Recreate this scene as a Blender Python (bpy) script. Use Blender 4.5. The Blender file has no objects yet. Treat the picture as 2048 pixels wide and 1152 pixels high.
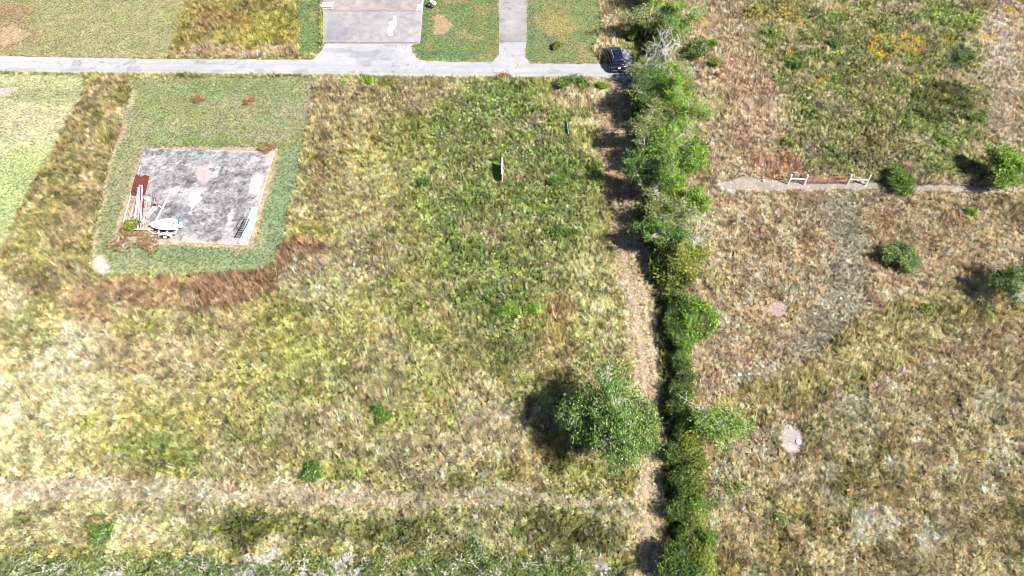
import bpy, math, random
import numpy as np
from mathutils import Vector, Matrix

# ------------------------------------------------------------------ camera, light, exposure
H = 54.0; PITCH = math.radians(53.0); FPX = 1420.0
scn = bpy.context.scene
cam_d = bpy.data.cameras.new('camera'); cam = bpy.data.objects.new('camera', cam_d)
scn.collection.objects.link(cam); scn.camera = cam
cam_d.sensor_width = 36.0; cam_d.lens = FPX / 2048.0 * 36.0
cam_d.clip_start = 0.5; cam_d.clip_end = 8000.0
cam.location = (0, 0, H); cam.rotation_euler = (math.pi/2 - PITCH, 0, 0)
SUN = Vector((0.80, -0.46, 1.0)).normalized()
world = bpy.data.worlds.new('World'); scn.world = world; world.use_nodes = True
wn = world.node_tree.nodes; wl = world.node_tree.links
bg = wn['Background']; bg.inputs['Strength'].default_value = 0.05
sky = wn.new('ShaderNodeTexSky'); sky.sky_type = 'NISHITA'; sky.sun_disc = False
sky.sun_elevation = math.asin(SUN.z); sky.sun_rotation = math.atan2(SUN.x, SUN.y)
wl.new(sky.outputs['Color'], bg.inputs['Color'])
sun_d = bpy.data.lights.new('sun', 'SUN'); sun_d.energy = 5.0; sun_d.angle = math.radians(0.5)
sun_d.color = (1.0, 0.965, 0.91)
sun = bpy.data.objects.new('sun', sun_d); scn.collection.objects.link(sun)
sun.rotation_euler = SUN.to_track_quat('Z', 'Y').to_euler(); sun.location = (40, -20, 60)
scn.view_settings.view_transform = 'Standard'; scn.view_settings.look = 'None'
scn.view_settings.exposure = 1.32; scn.view_settings.gamma = 1.0
scn.view_settings.use_curve_mapping = False
scn.render.engine = 'CYCLES'; scn.cycles.filter_width = 1.0
scn.render.resolution_x = 1024; scn.render.resolution_y = 576

C = scn.collection
R = math.radians
rnd = random.Random(11)
# survey helper: a point of the photograph (2048 px wide) laid on the plane z
CF = (0.0, math.cos(PITCH), -math.sin(PITCH)); CU = (0.0, math.sin(PITCH), math.cos(PITCH))
def P(px, py, z=0.0):
    a = (px-1024.0)/FPX; b = (576.0-py)/FPX
    d = (a, CF[1]+b*CU[1], CF[2]+b*CU[2])
    t = (z-H)/d[2]
    return Vector((d[0]*t, d[1]*t, z))
def toimg(x, y, z=0.0):
    dz = z-H
    dep = y*CF[1]+dz*CF[2]; up = y*CU[1]+dz*CU[2]
    dep = np.maximum(dep, 1.0)
    return 1024.0+FPX*x/dep, 576.0-FPX*up/dep
# ------------------------------------------------------------------ numpy noise
def vnoise(x, y, seed):
    xi = np.floor(x).astype(np.int64); yi = np.floor(y).astype(np.int64)
    fx = x-xi; fy = y-yi; fx = fx*fx*(3-2*fx); fy = fy*fy*(3-2*fy)
    def h(i, j):
        n = (i*374761393 + j*668265263 + seed*1442695041) & 0xffffffff
        n = ((n ^ (n >> 13)) * 1274126177) & 0xffffffff
        n = n ^ (n >> 16)
        return (n & 0xffffff)/float(0xffffff)
    return ((h(xi,yi)*(1-fx)+h(xi+1,yi)*fx)*(1-fy) + (h(xi,yi+1)*(1-fx)+h(xi+1,yi+1)*fx)*fy)
def fbm(x, y, scale, octv=4, seed=0, gain=0.5):
    s = np.zeros_like(x); a = 1.0; t = 0.0; f = 1.0/scale
    for o in range(octv):
        s = s + a*vnoise(x*f+17.3*o, y*f-9.1*o, seed+o*31); t += a; a *= gain; f *= 2.03
    return (s/t-0.5)*2.0          # about -0.7 .. 0.7
def sstep(a): a = np.clip(a, 0, 1); return a*a*(3-2*a)
def srgb(c):
    c = np.asarray(c, float)/255.0
    return np.where(c <= 0.04045, c/12.92, ((c+0.055)/1.055)**2.4)
def sdpoly(u, v, poly):
    d = np.full(u.shape, 1e9); ins = np.zeros(u.shape, bool); n = len(poly)
    for i in range(n):
        ax, ay = poly[i]; bx, by = poly[(i+1) % n]
        ex, ey = bx-ax, by-ay; wx, wy = u-ax, v-ay
        t = np.clip((wx*ex+wy*ey)/(ex*ex+ey*ey+1e-9), 0, 1)
        d = np.minimum(d, (wx-ex*t)**2+(wy-ey*t)**2)
        if ey != 0:
            c = ((ay <= v) != (by <= v)) & (u < ax+(v-ay)*ex/ey); ins ^= c
    d = np.sqrt(d); return np.where(ins, d, -d)
def sdline(u, v, pts, w):
    d = np.full(u.shape, 1e9)
    for (ax, ay), (bx, by) in zip(pts[:-1], pts[1:]):
        ex, ey = bx-ax, by-ay; wx, wy = u-ax, v-ay
        t = np.clip((wx*ex+wy*ey)/(ex*ex+ey*ey+1e-9), 0, 1)
        d = np.minimum(d, (wx-ex*t)**2+(wy-ey*t)**2)
    return w-np.sqrt(d)
def sdell(u, v, cx, cy, rx, ry, ang=0.0):
    c, s = math.cos(R(ang)), math.sin(R(ang)); x = u-cx; y = v-cy
    a = (x*c+y*s)/rx; b = (-x*s+y*c)/ry
    return (1-np.sqrt(a*a+b*b))*min(rx, ry)

# ------------------------------------------------------------------ ground cover survey
ROAD = [(-400,98),(-400,142),(0,143),(200,146),(640,149),(900,153),(1090,154),(1224,155),(1232,128),(1060,127),(1050,112),(1052,88),(1056,-60),(997,-60),(998,88),(997,108),(985,124),(900,124),(838,120),(826,104),(824,88),(650,87),(640,105),(626,119),(300,118),(0,112)]
SLAB_BIG = [(646,-60),(852,-60),(840,87),(646,87)]
PAD = [(289,298),(550,303),(496,491),(236,480)]
GRAV_CAR = [(1236,96),(1262,98),(1272,140),(1276,182),(1262,184),(1242,178),(1232,160),(1222,156),(1226,128)]
GATE_GRAV = [(1436,364),(1500,352),(1570,362),(1700,364),(1800,372),(1960,372),(2060,376),(2060,384),(1900,386),(1760,382),(1600,381),(1450,384)]
HARD = [ROAD, SLAB_BIG, GRAV_CAR]
MOWN_TL = [(-300,-140),(-300,112),(300,118),(338,112),(372,0),(395,-140)]
MOWN_L = [(-400,143),(168,150),(166,190),(128,260),(60,380),(4,500),(-120,740),(-400,800)]
YARD = [(268,158),(630,153),(624,220),(604,300),(578,420),(562,500),(545,524),(515,540),(440,548),(370,550),(300,543),(215,548),(186,535),(180,510),(205,400),(214,330),(240,262)]
LAWN1 = [(846,-140),(997,-140),(998,105),(985,124),(900,124),(838,120),(830,100)]
LAWN2 = [(1056,-140),(1180,-140),(1205,60),(1185,100),(1205,128),(1060,127),(1050,112)]
LAWN0 = [(575,-140),(646,-140),(640,105),(600,118),(598,60)]
TRAIL = [(1222,170),(1226,230),(1236,350),(1254,480),(1276,580),(1293,680),(1306,780),(1312,860),(1308,960),(1305,1060),(1298,1160),(1290,1300)]

def cover(x, y):
    """display colour, height, leafiness, cover (0 bare..1) of the vegetation at world points"""
    u0, v0 = toimg(x, y)
    wob = fbm(x, y, 3.0, 4, 5); wob2 = fbm(x, y, 3.0, 4, 77)
    big = fbm(x, y, 9.0, 4, 21); mid = fbm(x, y, 2.2, 4, 41); fine = fbm(x, y, 0.7, 3, 63)
    u = u0+wob*26; v = v0+wob2*20
    n = x.size
    col = np.zeros((n, 3)); hgt = np.full(n, 0.8); leaf = np.full(n, 0.25); cov = np.ones(n)
    col[:] = (178, 169, 102)
    def put(a, c=None, h=None, l=None, k=None):
        a = np.clip(a, 0, 1)
        if c is not None: col[:] = col*(1-a[:,None]) + np.array(c, float)*a[:,None]
        if h is not None: hgt[:] = hgt*(1-a)+h*a
        if l is not None: leaf[:] = leaf*(1-a)+l*a
        if k is not None: cov[:] = cov*(1-a)+k*a
    E = lambda cx,cy,rx,ry,ang=0,soft=20,s=1.0: s*sstep(sdell(u,v,cx,cy,rx,ry,ang)/soft+0.35+mid*0.35)
    PO = lambda poly,soft=10,s=1.0: s*sstep(sdpoly(u,v,poly)/soft+0.5)
    PS = lambda poly,soft=5,s=1.0: s*sstep(sdpoly(u0+wob*4,v0+wob2*3,poly)/soft+0.5)
    NZ = lambda f,t,w: sstep((f-t)/w)
    # ---- middle wild field
    put(0.75*NZ(big, 0.05, 0.5), (160,162,74), 0.8, 0.35)
    put(0.6*NZ(-big, 0.10, 0.5), (200,188,136), 0.85, 0.12)
    put(0.65*NZ(mid, 0.12, 0.3), (144,150,60), None, 0.5)
    put(0.5*NZ(-mid, 0.2, 0.3), (192,180,134), None, 0.1)
    L = [(60,745,190,105,-18,(200,190,142),.8,.05,.7),(120,700,110,60,-25,(206,196,156),.7,.05,.6),(30,880,150,70,0,(198,192,138),.7,.1,.6),
         (100,545,62,48,-40,(134,146,74),.7,.3,.75),(70,650,70,55,-30,(164,162,92),.8,.2,.6),(20,720,60,40,0,(168,160,92),.8,.2,.5),(200,600,90,55,10,(190,158,118),.9,.1,.7),
         (20,560,60,80,0,(206,194,150),.8,.1,.6),(330,590,110,42,5,(176,140,100),1.,.12,.8),(480,575,90,48,-8,(164,128,94),1.1,.12,.85),(600,520,62,44,-35,(150,112,84),1.2,.15,.95),
         (460,640,50,40,0,(172,138,104),1.,.1,.5),(250,700,80,45,10,(172,150,108),.9,.1,.55),(350,720,130,40,-5,(188,166,126),.9,.1,.5),(540,650,60,50,0,(176,172,84),.8,.3,.7),(640,560,90,60,0,(200,190,150),.9,.1,.6),
         (380,830,130,34,-5,(170,164,88),.8,.2,.7),(560,770,140,60,0,(176,172,98),.8,.3,.5),(150,790,120,40,-15,(208,200,146),.8,.1,.6),(340,910,100,34,0,(140,148,74),.9,.4,.75),(150,925,70,28,0,(158,150,96),.8,.2,.6),
         (480,920,80,35,0,(182,168,134),.9,.1,.6),(650,860,120,55,0,(190,176,132),.9,.1,.6),(740,760,70,60,0,(168,158,112),.9,.2,.5),(780,850,60,60,0,(168,164,84),.9,.3,.6),(700,660,60,70,20,(176,170,96),.8,.3,.5),
         (960,800,60,60,0,(200,186,142),.9,.1,.65),(890,740,60,60,0,(158,154,88),.8,.4,.5),(1000,870,120,60,-10,(198,182,140),1.,.1,.6),(850,910,140,45,0,(190,176,140),.9,.1,.6),
         (700,230,110,70,10,(176,156,112),.9,.15,.6),(680,190,90,30,5,(194,170,132),1.,.1,.6),(850,190,60,40,0,(196,172,134),1.,.1,.7),(790,330,80,90,0,(160,160,82),.8,.3,.5),(650,330,50,90,0,(168,156,100),.9,.2,.6),
         (650,300,18,150,8,(140,116,84),1.1,.2,.45),(700,400,60,60,0,(178,166,110),.8,.2,.5),(850,440,60,110,10,(166,164,84),.8,.4,.6),(730,510,80,60,0,(186,174,130),.9,.15,.6),
         (1180,220,60,60,0,(182,176,116),.9,.15,.8),(1160,190,60,26,0,(190,166,132),.9,.1,.6),(1190,420,45,140,0,(184,180,104),.8,.25,.75),(1200,600,60,110,-5,(190,184,112),.85,.15,.8),(1130,520,55,60,0,(190,180,118),.85,.2,.6),
         (1100,640,60,46,0,(190,150,98),.9,.1,.6),(1060,632,26,22,0,(196,146,84),.9,.1,.9),(1130,670,60,40,0,(178,168,88),.8,.3,.5),(1090,720,70,40,0,(184,156,110),.9,.15,.6),(1000,690,80,60,0,(146,148,90),.9,.4,.5),
         (1070,930,60,50,0,(172,146,92),1.,.2,.6),(1180,950,110,36,0,(158,156,78),1.,.5,.6),(1240,700,40,34,0,(190,176,122),.8,.1,.6)]
    for cx,cy,rx,ry,an,c,h,l,s in L: put(E(cx,cy,rx,ry,an,18,s), c, h, l)
    weeds = [(905,200),(985,165),(1060,180),(1085,240),(1150,300),(1160,430),(1120,560),(1090,640),(1000,690),(930,620),(900,560),(860,470),(850,400),(862,330),(840,270)]
    put(PO(weeds, 90, 0.8), (134,150,74), 0.95, 0.85)
    put(PO(weeds, 80, 0.6)*NZ(mid, 0.0, 0.3), (124,142,66), None, 0.95)
    put(PO(weeds, 80, 0.7)*NZ(-mid, 0.22, 0.25), (170,150,112), None, 0.4)
    for cx,cy,rx,ry in [(960,220,95,34),(1010,185,50,24),(1110,238,34,24),(1150,345,50,50),(1110,330,40,40),(840,365,34,18),(740,160,20,12),(1060,400,70,40),(960,560,60,70)]:
        put(E(cx,cy,rx,ry,-15,20,0.6), (126,152,62), 0.95, 1.0)
    put(E(1000,255,34,20,0,14,.7), (176,158,124), .8, .1); put(E(1060,250,30,16,0,14,.7), (196,176,140), .8, .1)
    # ---- lower strips
    put(PO([(-400,955),(300,960),(700,968),(1290,985),(1290,1010),(700,1008),(-400,1008)], 22, 0.85), (198,184,150), 0.4, 0.05)
    put(PO([(-400,1012),(1290,1015),(1270,1110),(-400,1110)], 20, 0.6), (194,182,140), 0.8, 0.2)
    for cx,cy,rx,ry,s in [(495,1060,62,36,1.),(600,1058,60,26,.7),(800,1062,80,34,.7),(700,1065,60,20,.5),(900,1045,50,24,.4),(1110,1060,90,36,.6),(1180,1080,60,30,.6),(40,1040,30,22,.5),(210,1060,26,30,.5),(400,1070,40,26,.4)]:
        put(E(cx,cy,rx,ry,0,12,s), (98,106,42), 0.85, 0.85)
    put(PO([(-400,1090),(400,1092),(900,1105),(1290,1112),(1290,1145),(-400,1145)], 16, 0.6), (168,158,76), 0.9, 0.4)
    put(PO([(-400,1118),(300,1116),(700,1128),(1250,1130),(1240,1500),(-400,1500)], 12, 0.9), (122,138,84), 1.0, 0.8)
    for o_ in (964, 1004):
        put(sstep(sdline(u0, v0+wob*3+fine*3, [(-400,o_-3),(1285,o_+4)], 5)/5+.4+mid*.5)*.5, (204,190,156), .12, 0, .35)
    # ---- left strips
    put(PO([(168,150),(268,155),(242,262),(214,330),(205,400),(180,520),(190,560),(60,600),(0,520),(60,380),(128,260),(166,190)], 8, 0.9), (168,150,102), 0.9, 0.15)
    put(PO([(168,150),(268,155),(242,262),(214,330),(205,400),(180,520),(60,600),(0,520),(60,380),(128,260)], 8, 0.7)*NZ(mid,0.0,0.3), (146,144,70), 0.9, 0.3)
    put(E(100,400,50,140,22,20,.5), (158,150,84), .9, .3)
    # ---- top wild strip
    put(PO([(372,-140),(646,-140),(640,105),(600,118),(338,114)], 8, 0.95), (164,150,76), 0.9, 0.3)
    put(E(560,50,120,34,0,20,.7), (158,158,56), .8, .3); put(E(440,45,60,30,0,20,.6), (158,126,80), .9, .1)
    put(E(480,104,150,14,0,8,.9), (190,164,132), .9, .1)
    # ---- right side
    right = [(1300,-200),(2600,-200),(2600,1500),(1420,1500),(1395,1000),(1380,760),(1370,600),(1330,300)]
    put(PO(right, 10), (197,173,132), 0.65, 0.1)
    rp = PO(right, 10)
    put(rp*0.6*NZ(mid, 0.1, 0.3), (178,148,106), None, 0.1)
    put(rp*0.6*NZ(-mid, 0.15, 0.3), (212,193,156), None, 0.1)
    put(rp*0.5*NZ(big, 0.1, 0.35), (164,150,100), None, 0.15)
    upr = [(1490,-150),(1900,-150),(1960,60),(1965,160),(1985,230),(1940,300),(1960,340),(1800,366),(1640,352),(1600,300),(1570,220),(1560,160),(1500,100)]
    put(PO(upr, 80, 0.85), (152,154,90), 0.95, 0.8)
    put(PO(upr, 60, 0.7)*NZ(mid, 0.05, 0.3), (122,140,58), None, 0.95)
    put(PO(upr, 60, 0.9)*NZ(-mid, 0.1, 0.25), (188,168,132), None, 0.3)
    for cx,cy,rx,ry,c in [(1900,40,60,26,(132,160,62)),(1840,240,50,24,(128,152,58)),(1520,30,60,20,(150,140,70)),(1880,200,70,40,(104,112,54)),(1750,300,60,50,(140,128,88)),(1590,115,20,18,(84,122,50)),(1925,118,26,16,(60,100,44)),(1960,230,20,16,(70,104,44))]:
        put(E(cx,cy,rx,ry,0,12,.8), c, 1., .9)
    put(E(1440,60,50,90,0,20,.6), (186,164,126), .8, .15); put(E(1420,180,40,40,0,20,.6), (176,152,116), .8, .2)
    put(E(1500,200,50,130,-10,30,.75), (198,162,130), .8, .05); put(E(1560,330,60,24,0,12,.8), (190,146,114), .8, .05)
    put(E(2000,150,40,140,0,24,.8), (208,186,160), .8, .05)
    put(E(1430,560,50,30,0,12,.7), (196,180,118), .7, .1)
    put(PO([(1630,395),(1720,395),(1735,480),(1745,600),(1660,690),(1560,760),(1470,780),(1470,745),(1560,700),(1650,600),(1660,500)], 22, 0.85), (168,160,134), 0.3, 0.1, 0.7)
    put(E(1690,830,36,90,20,14,.8), (172,166,142), .3, .1, .7); put(E(1520,885,70,28,-25,14,.8), (182,168,150), .3, .1, .7)
    band = [(1400,830),(1500,770),(1600,730),(1700,650),(1800,600),(1950,560),(2100,560),(2100,620),(1950,660),(1800,740),(1700,790),(1560,840),(1440,900)]
    put(PO(band, 16, 0.9), (178,166,104), 1.0, 0.2)
    put(PO(band, 26, 0.6)*NZ(mid, 0.15, 0.25), (146,138,74), 1.1, 0.3)
    low = [(1420,930),(1560,850),(1720,830),(1860,740),(2300,640),(2300,1500),(1420,1500)]
    put(PO(low, 40, 0.8), (180,166,116), 0.75, 0.15)
    put(PO(low, 40, 0.8)*NZ(big, 0.0, 0.3), (146,134,80), 0.75, 0.3)
    put(PO(low, 40, 0.8)*NZ(-mid, 0.16, 0.25), (208,194,148), 0.8, 0.05)
    for cx,cy,rx,ry in [(1650,950,34,20),(1790,930,20,16),(1850,1085,26,30),(2000,930,26,24),(1940,830,50,24),(1860,1060,30,30),(1740,1050,60,40)]:
        put(E(cx,cy,rx,ry,0,14,.75), (216,202,166), .8, .05)
    put(E(1455,960,22,60,0,12,.5), (166,160,134), .8, .3)
    # ---- straw verge between the lawn and the hedge, along the trail
    put(PO([(1190,-140),(1270,-140),(1262,80),(1240,100),(1212,128),(1190,100),(1205,60)], 10, .95), (196,172,124), .8, .1)
    put(E(1215,180,40,22,0,10,.7), (196,170,126), .8, .1)
    tr = sdline(u0+wob*14+fine*5, v0, TRAIL, 34)
    put(sstep(tr/9+0.5)*0.95, (220,198,160), 0.16, 0.03, 0.65); put(sstep(tr/9+.5)*.6*NZ(fine,.0,.3), (178,168,104), .34, .1, .85)
    for o, ww in ((-13, 5.0), (13, 5.0)):
        rr = sdline(u0+wob*5, v0, [(a+o, b) for a, b in TRAIL], ww)
        put(sstep(rr/4+0.5)*0.85*(v0 > 165), (214,192,162), 0.1, 0.0, 0.25)
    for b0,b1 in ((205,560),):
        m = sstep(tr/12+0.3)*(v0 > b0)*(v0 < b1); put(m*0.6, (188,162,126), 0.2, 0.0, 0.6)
    # under the hedge: shade painted in as a darker strip of growth
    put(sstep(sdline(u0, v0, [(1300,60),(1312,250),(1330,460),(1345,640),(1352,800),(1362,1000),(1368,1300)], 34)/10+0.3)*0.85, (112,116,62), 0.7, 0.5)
    # ---- lawns
    put(PS(MOWN_TL), (180,176,118), 0.16, 0.0, 1.0)
    g = np.sin((x*0.35+y*0.94)*1.6+wob*2)*0.5+0.5
    put(PS(MOWN_TL, 5, 0.35)*g, (196,188,134)); put(PS(MOWN_TL)*E(20,45,60,60,0,30,.8), (182,154,112)); put(E(30,70,30,16,-30,10,.8), (206,182,146), .1, 0, .4)
    put(PS(MOWN_TL)*0.4*NZ(mid,.05,.3), (150,160,88))
    put(PS(MOWN_L), (200,202,146), 0.16, 0.0)
    put(PS(MOWN_L)*E(40,240,110,40,0,30,.7), (214,204,164)); put(PS(MOWN_L)*E(40,400,70,110,20,30,.6), (186,206,122)); put(PS(MOWN_L)*E(80,190,90,16,0,10,.5), (168,172,116))
    put(E(8,188,34,8,0,5,.95), (226,208,194), .05, 0, .1)
    put(PS(YARD), (168,170,120), 0.16, 0.0)
    put(PS(YARD)*0.6*NZ(mid,0.0,0.3), (144,158,98)); put(PS(YARD)*0.5*NZ(-mid,.12,.3), (188,180,142))
    put(PS(YARD)*E(570,420,36,140,12,16,.75), (142,166,118)); put(PS(YARD)*E(400,512,190,18,2,12,.75), (138,162,112)); put(PS(YARD)*E(360,540,180,14,2,10,.6), (160,172,116))
    put(PS(YARD)*E(470,290,160,9,2,6,.6), (132,152,70)); put(PS(YARD)*E(330,210,80,30,0,20,.4), (156,172,96)); put(PS(YARD)*E(440,180,90,20,0,14,.4), (128,160,96))
    put(PS(YARD)*sstep(sdline(u0+wob*8,v0,[(262,180),(243,262),(214,330),(206,400),(186,500),(196,535)],7)/7+0.5)*.8, (206,186,150), .1, 0, .35)
    put(E(206,528,24,14,20,8,.95), (224,212,196), .05, 0, .1)
    put(sstep(sdpoly(u0+wob*3,v0+wob2*2,[(282,292),(560,296),(506,498),(222,487)])/4+0.5)*0.85, (206,184,150), .12, 0, .5)
    for PL,c in ((LAWN0,(134,154,86)),(LAWN1,(142,154,92)),(LAWN2,(152,160,98))):
        put(PS(PL), c, 0.16, 0.0); put(PS(PL)*0.6*NZ(mid,0.05,0.25), (130,154,98)); put(PS(PL)*0.6*NZ(-mid,0.1,0.25), (188,176,112))
    put(PS(LAWN1)*E(880,48,24,20,0,8,.9), (198,170,138), .08, 0, .4); put(PS(LAWN1)*E(900,112,60,14,0,8,.8), (122,150,96)); put(PS(LAWN1)*sstep((860-u0)/10)*.7, (124,152,98))
    put(PS(LAWN2)*E(1110,48,46,22,0,10,.7), (194,178,106)); put(PS(LAWN2)*sstep((1072-u0)/8)*.6, (124,152,98))
    # verge of the road
    put(sstep(sdpoly(u0+wob*3,v0+wob2*2.5,ROAD)/3+1.6)*.7, (176,168,112), .14, 0, .8)
    # bare places
    BARE = []
    for cx,cy,rx,ry in [(1586,884,24,27),(1582,862,12,14),(1558,620,24,16)]:
        put(sstep(sdell(u0+wob*8,v0+wob2*6,cx,cy,rx,ry)/4+.5), (214,202,196) if cy>700 else (202,182,164), .04, 0, .03 if cy>700 else .25)
    put(sstep(sdpoly(u0+wob*8,v0+wob2*5,GATE_GRAV)/4+.5)*.9, (198,188,178), .1, 0, .12)
    for pl in (ROAD, SLAB_BIG, PAD): put((sdpoly(u0,v0,pl) > -0.5).astype(float), (190,176,150), 0, 0, 0)
    put((sdpoly(u0+wob*4,v0,GRAV_CAR) > 0).astype(float), (200,198,200), 0, 0, 0)
    put(sstep(sdpoly(u0,v0,[(980,322),(1002,322),(1003,368),(990,366)])/4+.6), None, .2, .1, .25)
    # broad drift of tone, as real growth has
    col *= (1+0.10*fine+0.06*mid)[:,None]
    return np.clip(col, 20, 238), hgt, leaf, cov, u0, v0

# ------------------------------------------------------------------ materials
def newmat(name):
    m = bpy.data.materials.new(name); m.use_nodes = True
    nt = m.node_tree; b = nt.nodes['Principled BSDF']
    b.inputs['Specular IOR Level'].default_value = 0.25
    return m, nt, b
def mat(name, col, rough=0.6, metal=0.0, var=0.12, scale=6.0, bump=0.0, col2=None, spec=0.4, coat=0.0):
    m, nt, b = newmat(name)
    b.inputs['Roughness'].default_value = rough; b.inputs['Metallic'].default_value = metal
    b.inputs['Specular IOR Level'].default_value = spec; b.inputs['Coat Weight'].default_value = coat
    tc = nt.nodes.new('ShaderNodeTexCoord'); nz = nt.nodes.new('ShaderNodeTexNoise')
    nz.inputs['Scale'].default_value = scale; nz.inputs['Detail'].default_value = 6
    nt.links.new(tc.outputs['Object'], nz.inputs['Vector'])
    rp = nt.nodes.new('ShaderNodeValToRGB')
    c1 = [max(0, c*(1-var)) for c in col]; c2 = col2 or [min(1, c*(1+var)) for c in col]
    rp.color_ramp.elements[0].position = 0.38; rp.color_ramp.elements[1].position = 0.62
    rp.color_ramp.elements[0].color = (*c1, 1); rp.color_ramp.elements[1].color = (*c2, 1)
    nt.links.new(nz.outputs['Fac'], rp.inputs['Fac']); nt.links.new(rp.outputs['Color'], b.inputs['Base Color'])
    if bump:
        bp = nt.nodes.new('ShaderNodeBump'); bp.inputs['Strength'].default_value = bump; bp.inputs['Distance'].default_value = 0.05
        nt.links.new(nz.outputs['Fac'], bp.inputs['Height']); nt.links.new(bp.outputs['Normal'], b.inputs['Normal'])
    return m
def attrmat(name, attr, atype, rough=0.9, trans=0.0, nscale=0.0, nvar=0.3, bump=0.0, bscale=8.0, bdist=0.1):
    m, nt, b = newmat(name); b.inputs['Roughness'].default_value = rough; b.inputs['Specular IOR Level'].default_value = 0.12
    at = nt.nodes.new('ShaderNodeAttribute'); at.attribute_type = atype; at.attribute_name = attr
    out = at.outputs['Color']
    geo = nt.nodes.new('ShaderNodeNewGeometry')
    if nscale:
        nz = nt.nodes.new('ShaderNodeTexNoise'); nz.inputs['Scale'].default_value = nscale; nz.inputs['Detail'].default_value = 5; nz.inputs['Roughness'].default_value = 0.7
        nt.links.new(geo.outputs['Position'], nz.inputs['Vector'])
        mr = nt.nodes.new('ShaderNodeMapRange'); mr.inputs['From Min'].default_value = 0.3; mr.inputs['From Max'].default_value = 0.7
        mr.inputs['To Min'].default_value = 1-nvar; mr.inputs['To Max'].default_value = 1+nvar
        nt.links.new(nz.outputs['Fac'], mr.inputs['Value'])
        vm = nt.nodes.new('ShaderNodeVectorMath'); vm.operation = 'SCALE'
        nt.links.new(out, vm.inputs[0]); nt.links.new(mr.outputs['Result'], vm.inputs['Scale']); out = vm.outputs['Vector']
    nt.links.new(out, b.inputs['Base Color'])
    if bump:
        n2 = nt.nodes.new('ShaderNodeTexNoise'); n2.inputs['Scale'].default_value = bscale; n2.inputs['Detail'].default_value = 6
        nt.links.new(geo.outputs['Position'], n2.inputs['Vector'])
        bp = nt.nodes.new('ShaderNodeBump'); bp.inputs['Strength'].default_value = bump; bp.inputs['Distance'].default_value = bdist
        nt.links.new(n2.outputs['Fac'], bp.inputs['Height']); nt.links.new(bp.outputs['Normal'], b.inputs['Normal'])
    if trans:
        tr = nt.nodes.new('ShaderNodeBsdfTranslucent'); nt.links.new(out, tr.inputs['Color'])
        mx = nt.nodes.new('ShaderNodeMixShader'); mx.inputs[0].default_value = trans
        nt.links.new(b.outputs[0], mx.inputs[1]); nt.links.new(tr.outputs[0], mx.inputs[2])
        nt.links.new(mx.outputs[0], nt.nodes['Material Output'].inputs['Surface'])
    return m
M = {}
M['ground'] = attrmat('ground_soil', 'col', 'GEOMETRY', 0.95, 0, 5.0, 0.28, 0.8, 9.0, 0.12)
M['hard'] = attrmat('worn_paving', 'col', 'GEOMETRY', 0.85, 0, 26.0, 0.07, 0.25, 40.0, 0.01)
M['tuft'] = attrmat('grass_blades', 'tcol', 'INSTANCER', 0.75, 0.22, 7.0, 0.35)
M['leaf'] = attrmat('tree_leaves', 'col', 'GEOMETRY', 0.6, 0.18)
M['bark'] = mat('grey_bark', (0.40,0.37,0.33), 0.85, var=0.3, scale=9, bump=0.4)
M['deadwood'] = mat('bleached_twigs', (0.50,0.47,0.44), 0.85, var=0.25, scale=9)
M['white'] = mat('white_paint', (0.80,0.80,0.79), 0.4, var=0.05, scale=3)
M['offwhite'] = mat('weathered_white', (0.72,0.68,0.66), 0.6, var=0.12, scale=5, col2=[.55,.36,.31])
M['rust'] = mat('rusty_red_steel', (0.115,0.026,0.022), 0.7, var=0.5, scale=5)
M['rustgate'] = mat('rusted_gate_pipe', (0.22,0.075,0.06), 0.7, var=0.35, scale=5, col2=[.34,.14,.10])
M['pink'] = mat('rust_streaked_pipe', (0.56,0.42,0.37), 0.6, var=0.1, scale=4, col2=[.24,.09,.06])
M['zinc'] = mat('pale_blue_metal', (0.42,0.50,0.52), 0.35, 0.3, var=0.12, scale=3)
M['black'] = mat('black_steel', (0.025,0.024,0.028), 0.5, var=0.3, scale=7)
M['rubber'] = mat('tyre_rubber', (0.03,0.03,0.03), 0.85, var=0.2)
M['teal'] = mat('teal_plastic', (0.03,0.22,0.24), 0.35, var=0.1)
M['orange'] = mat('orange_board', (0.62,0.33,0.14), 0.7, var=0.2, scale=7)
M['wood'] = mat('weathered_plywood', (0.55,0.46,0.42), 0.85, var=0.2, scale=9, bump=0.2)
M['carpaint'] = mat('dark_blue_car_paint', (0.006,0.009,0.028), 0.22, 0.0, var=0.1, scale=2, spec=0.5, coat=0.6)
M['carglass'] = mat('dark_car_glass', (0.008,0.010,0.018), 0.12, 0.0, var=0.1, spec=0.6)
M['chrome'] = mat('brushed_rail', (0.72,0.74,0.78), 0.3, 0.7, var=0.05)
M['lampred'] = mat('red_lamp_lens', (0.25,0.01,0.01), 0.2, var=0.05)
M['lampclear'] = mat('clear_lamp_lens', (0.6,0.62,0.65), 0.1, var=0.05)
M['palewood'] = mat('pale_limbs', (0.46,0.43,0.39), 0.85, var=0.4, scale=4)
M['brush'] = mat('grey_brush', (0.33,0.31,0.29), 0.85, var=0.35, scale=2)
M['stone'] = mat('pale_stone', (0.70,0.68,0.64), 0.85, var=0.12, bump=0.3)
M['darkpipe'] = mat('dark_plastic_pipe', (0.045,0.06,0.075), 0.4, var=0.2)

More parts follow.
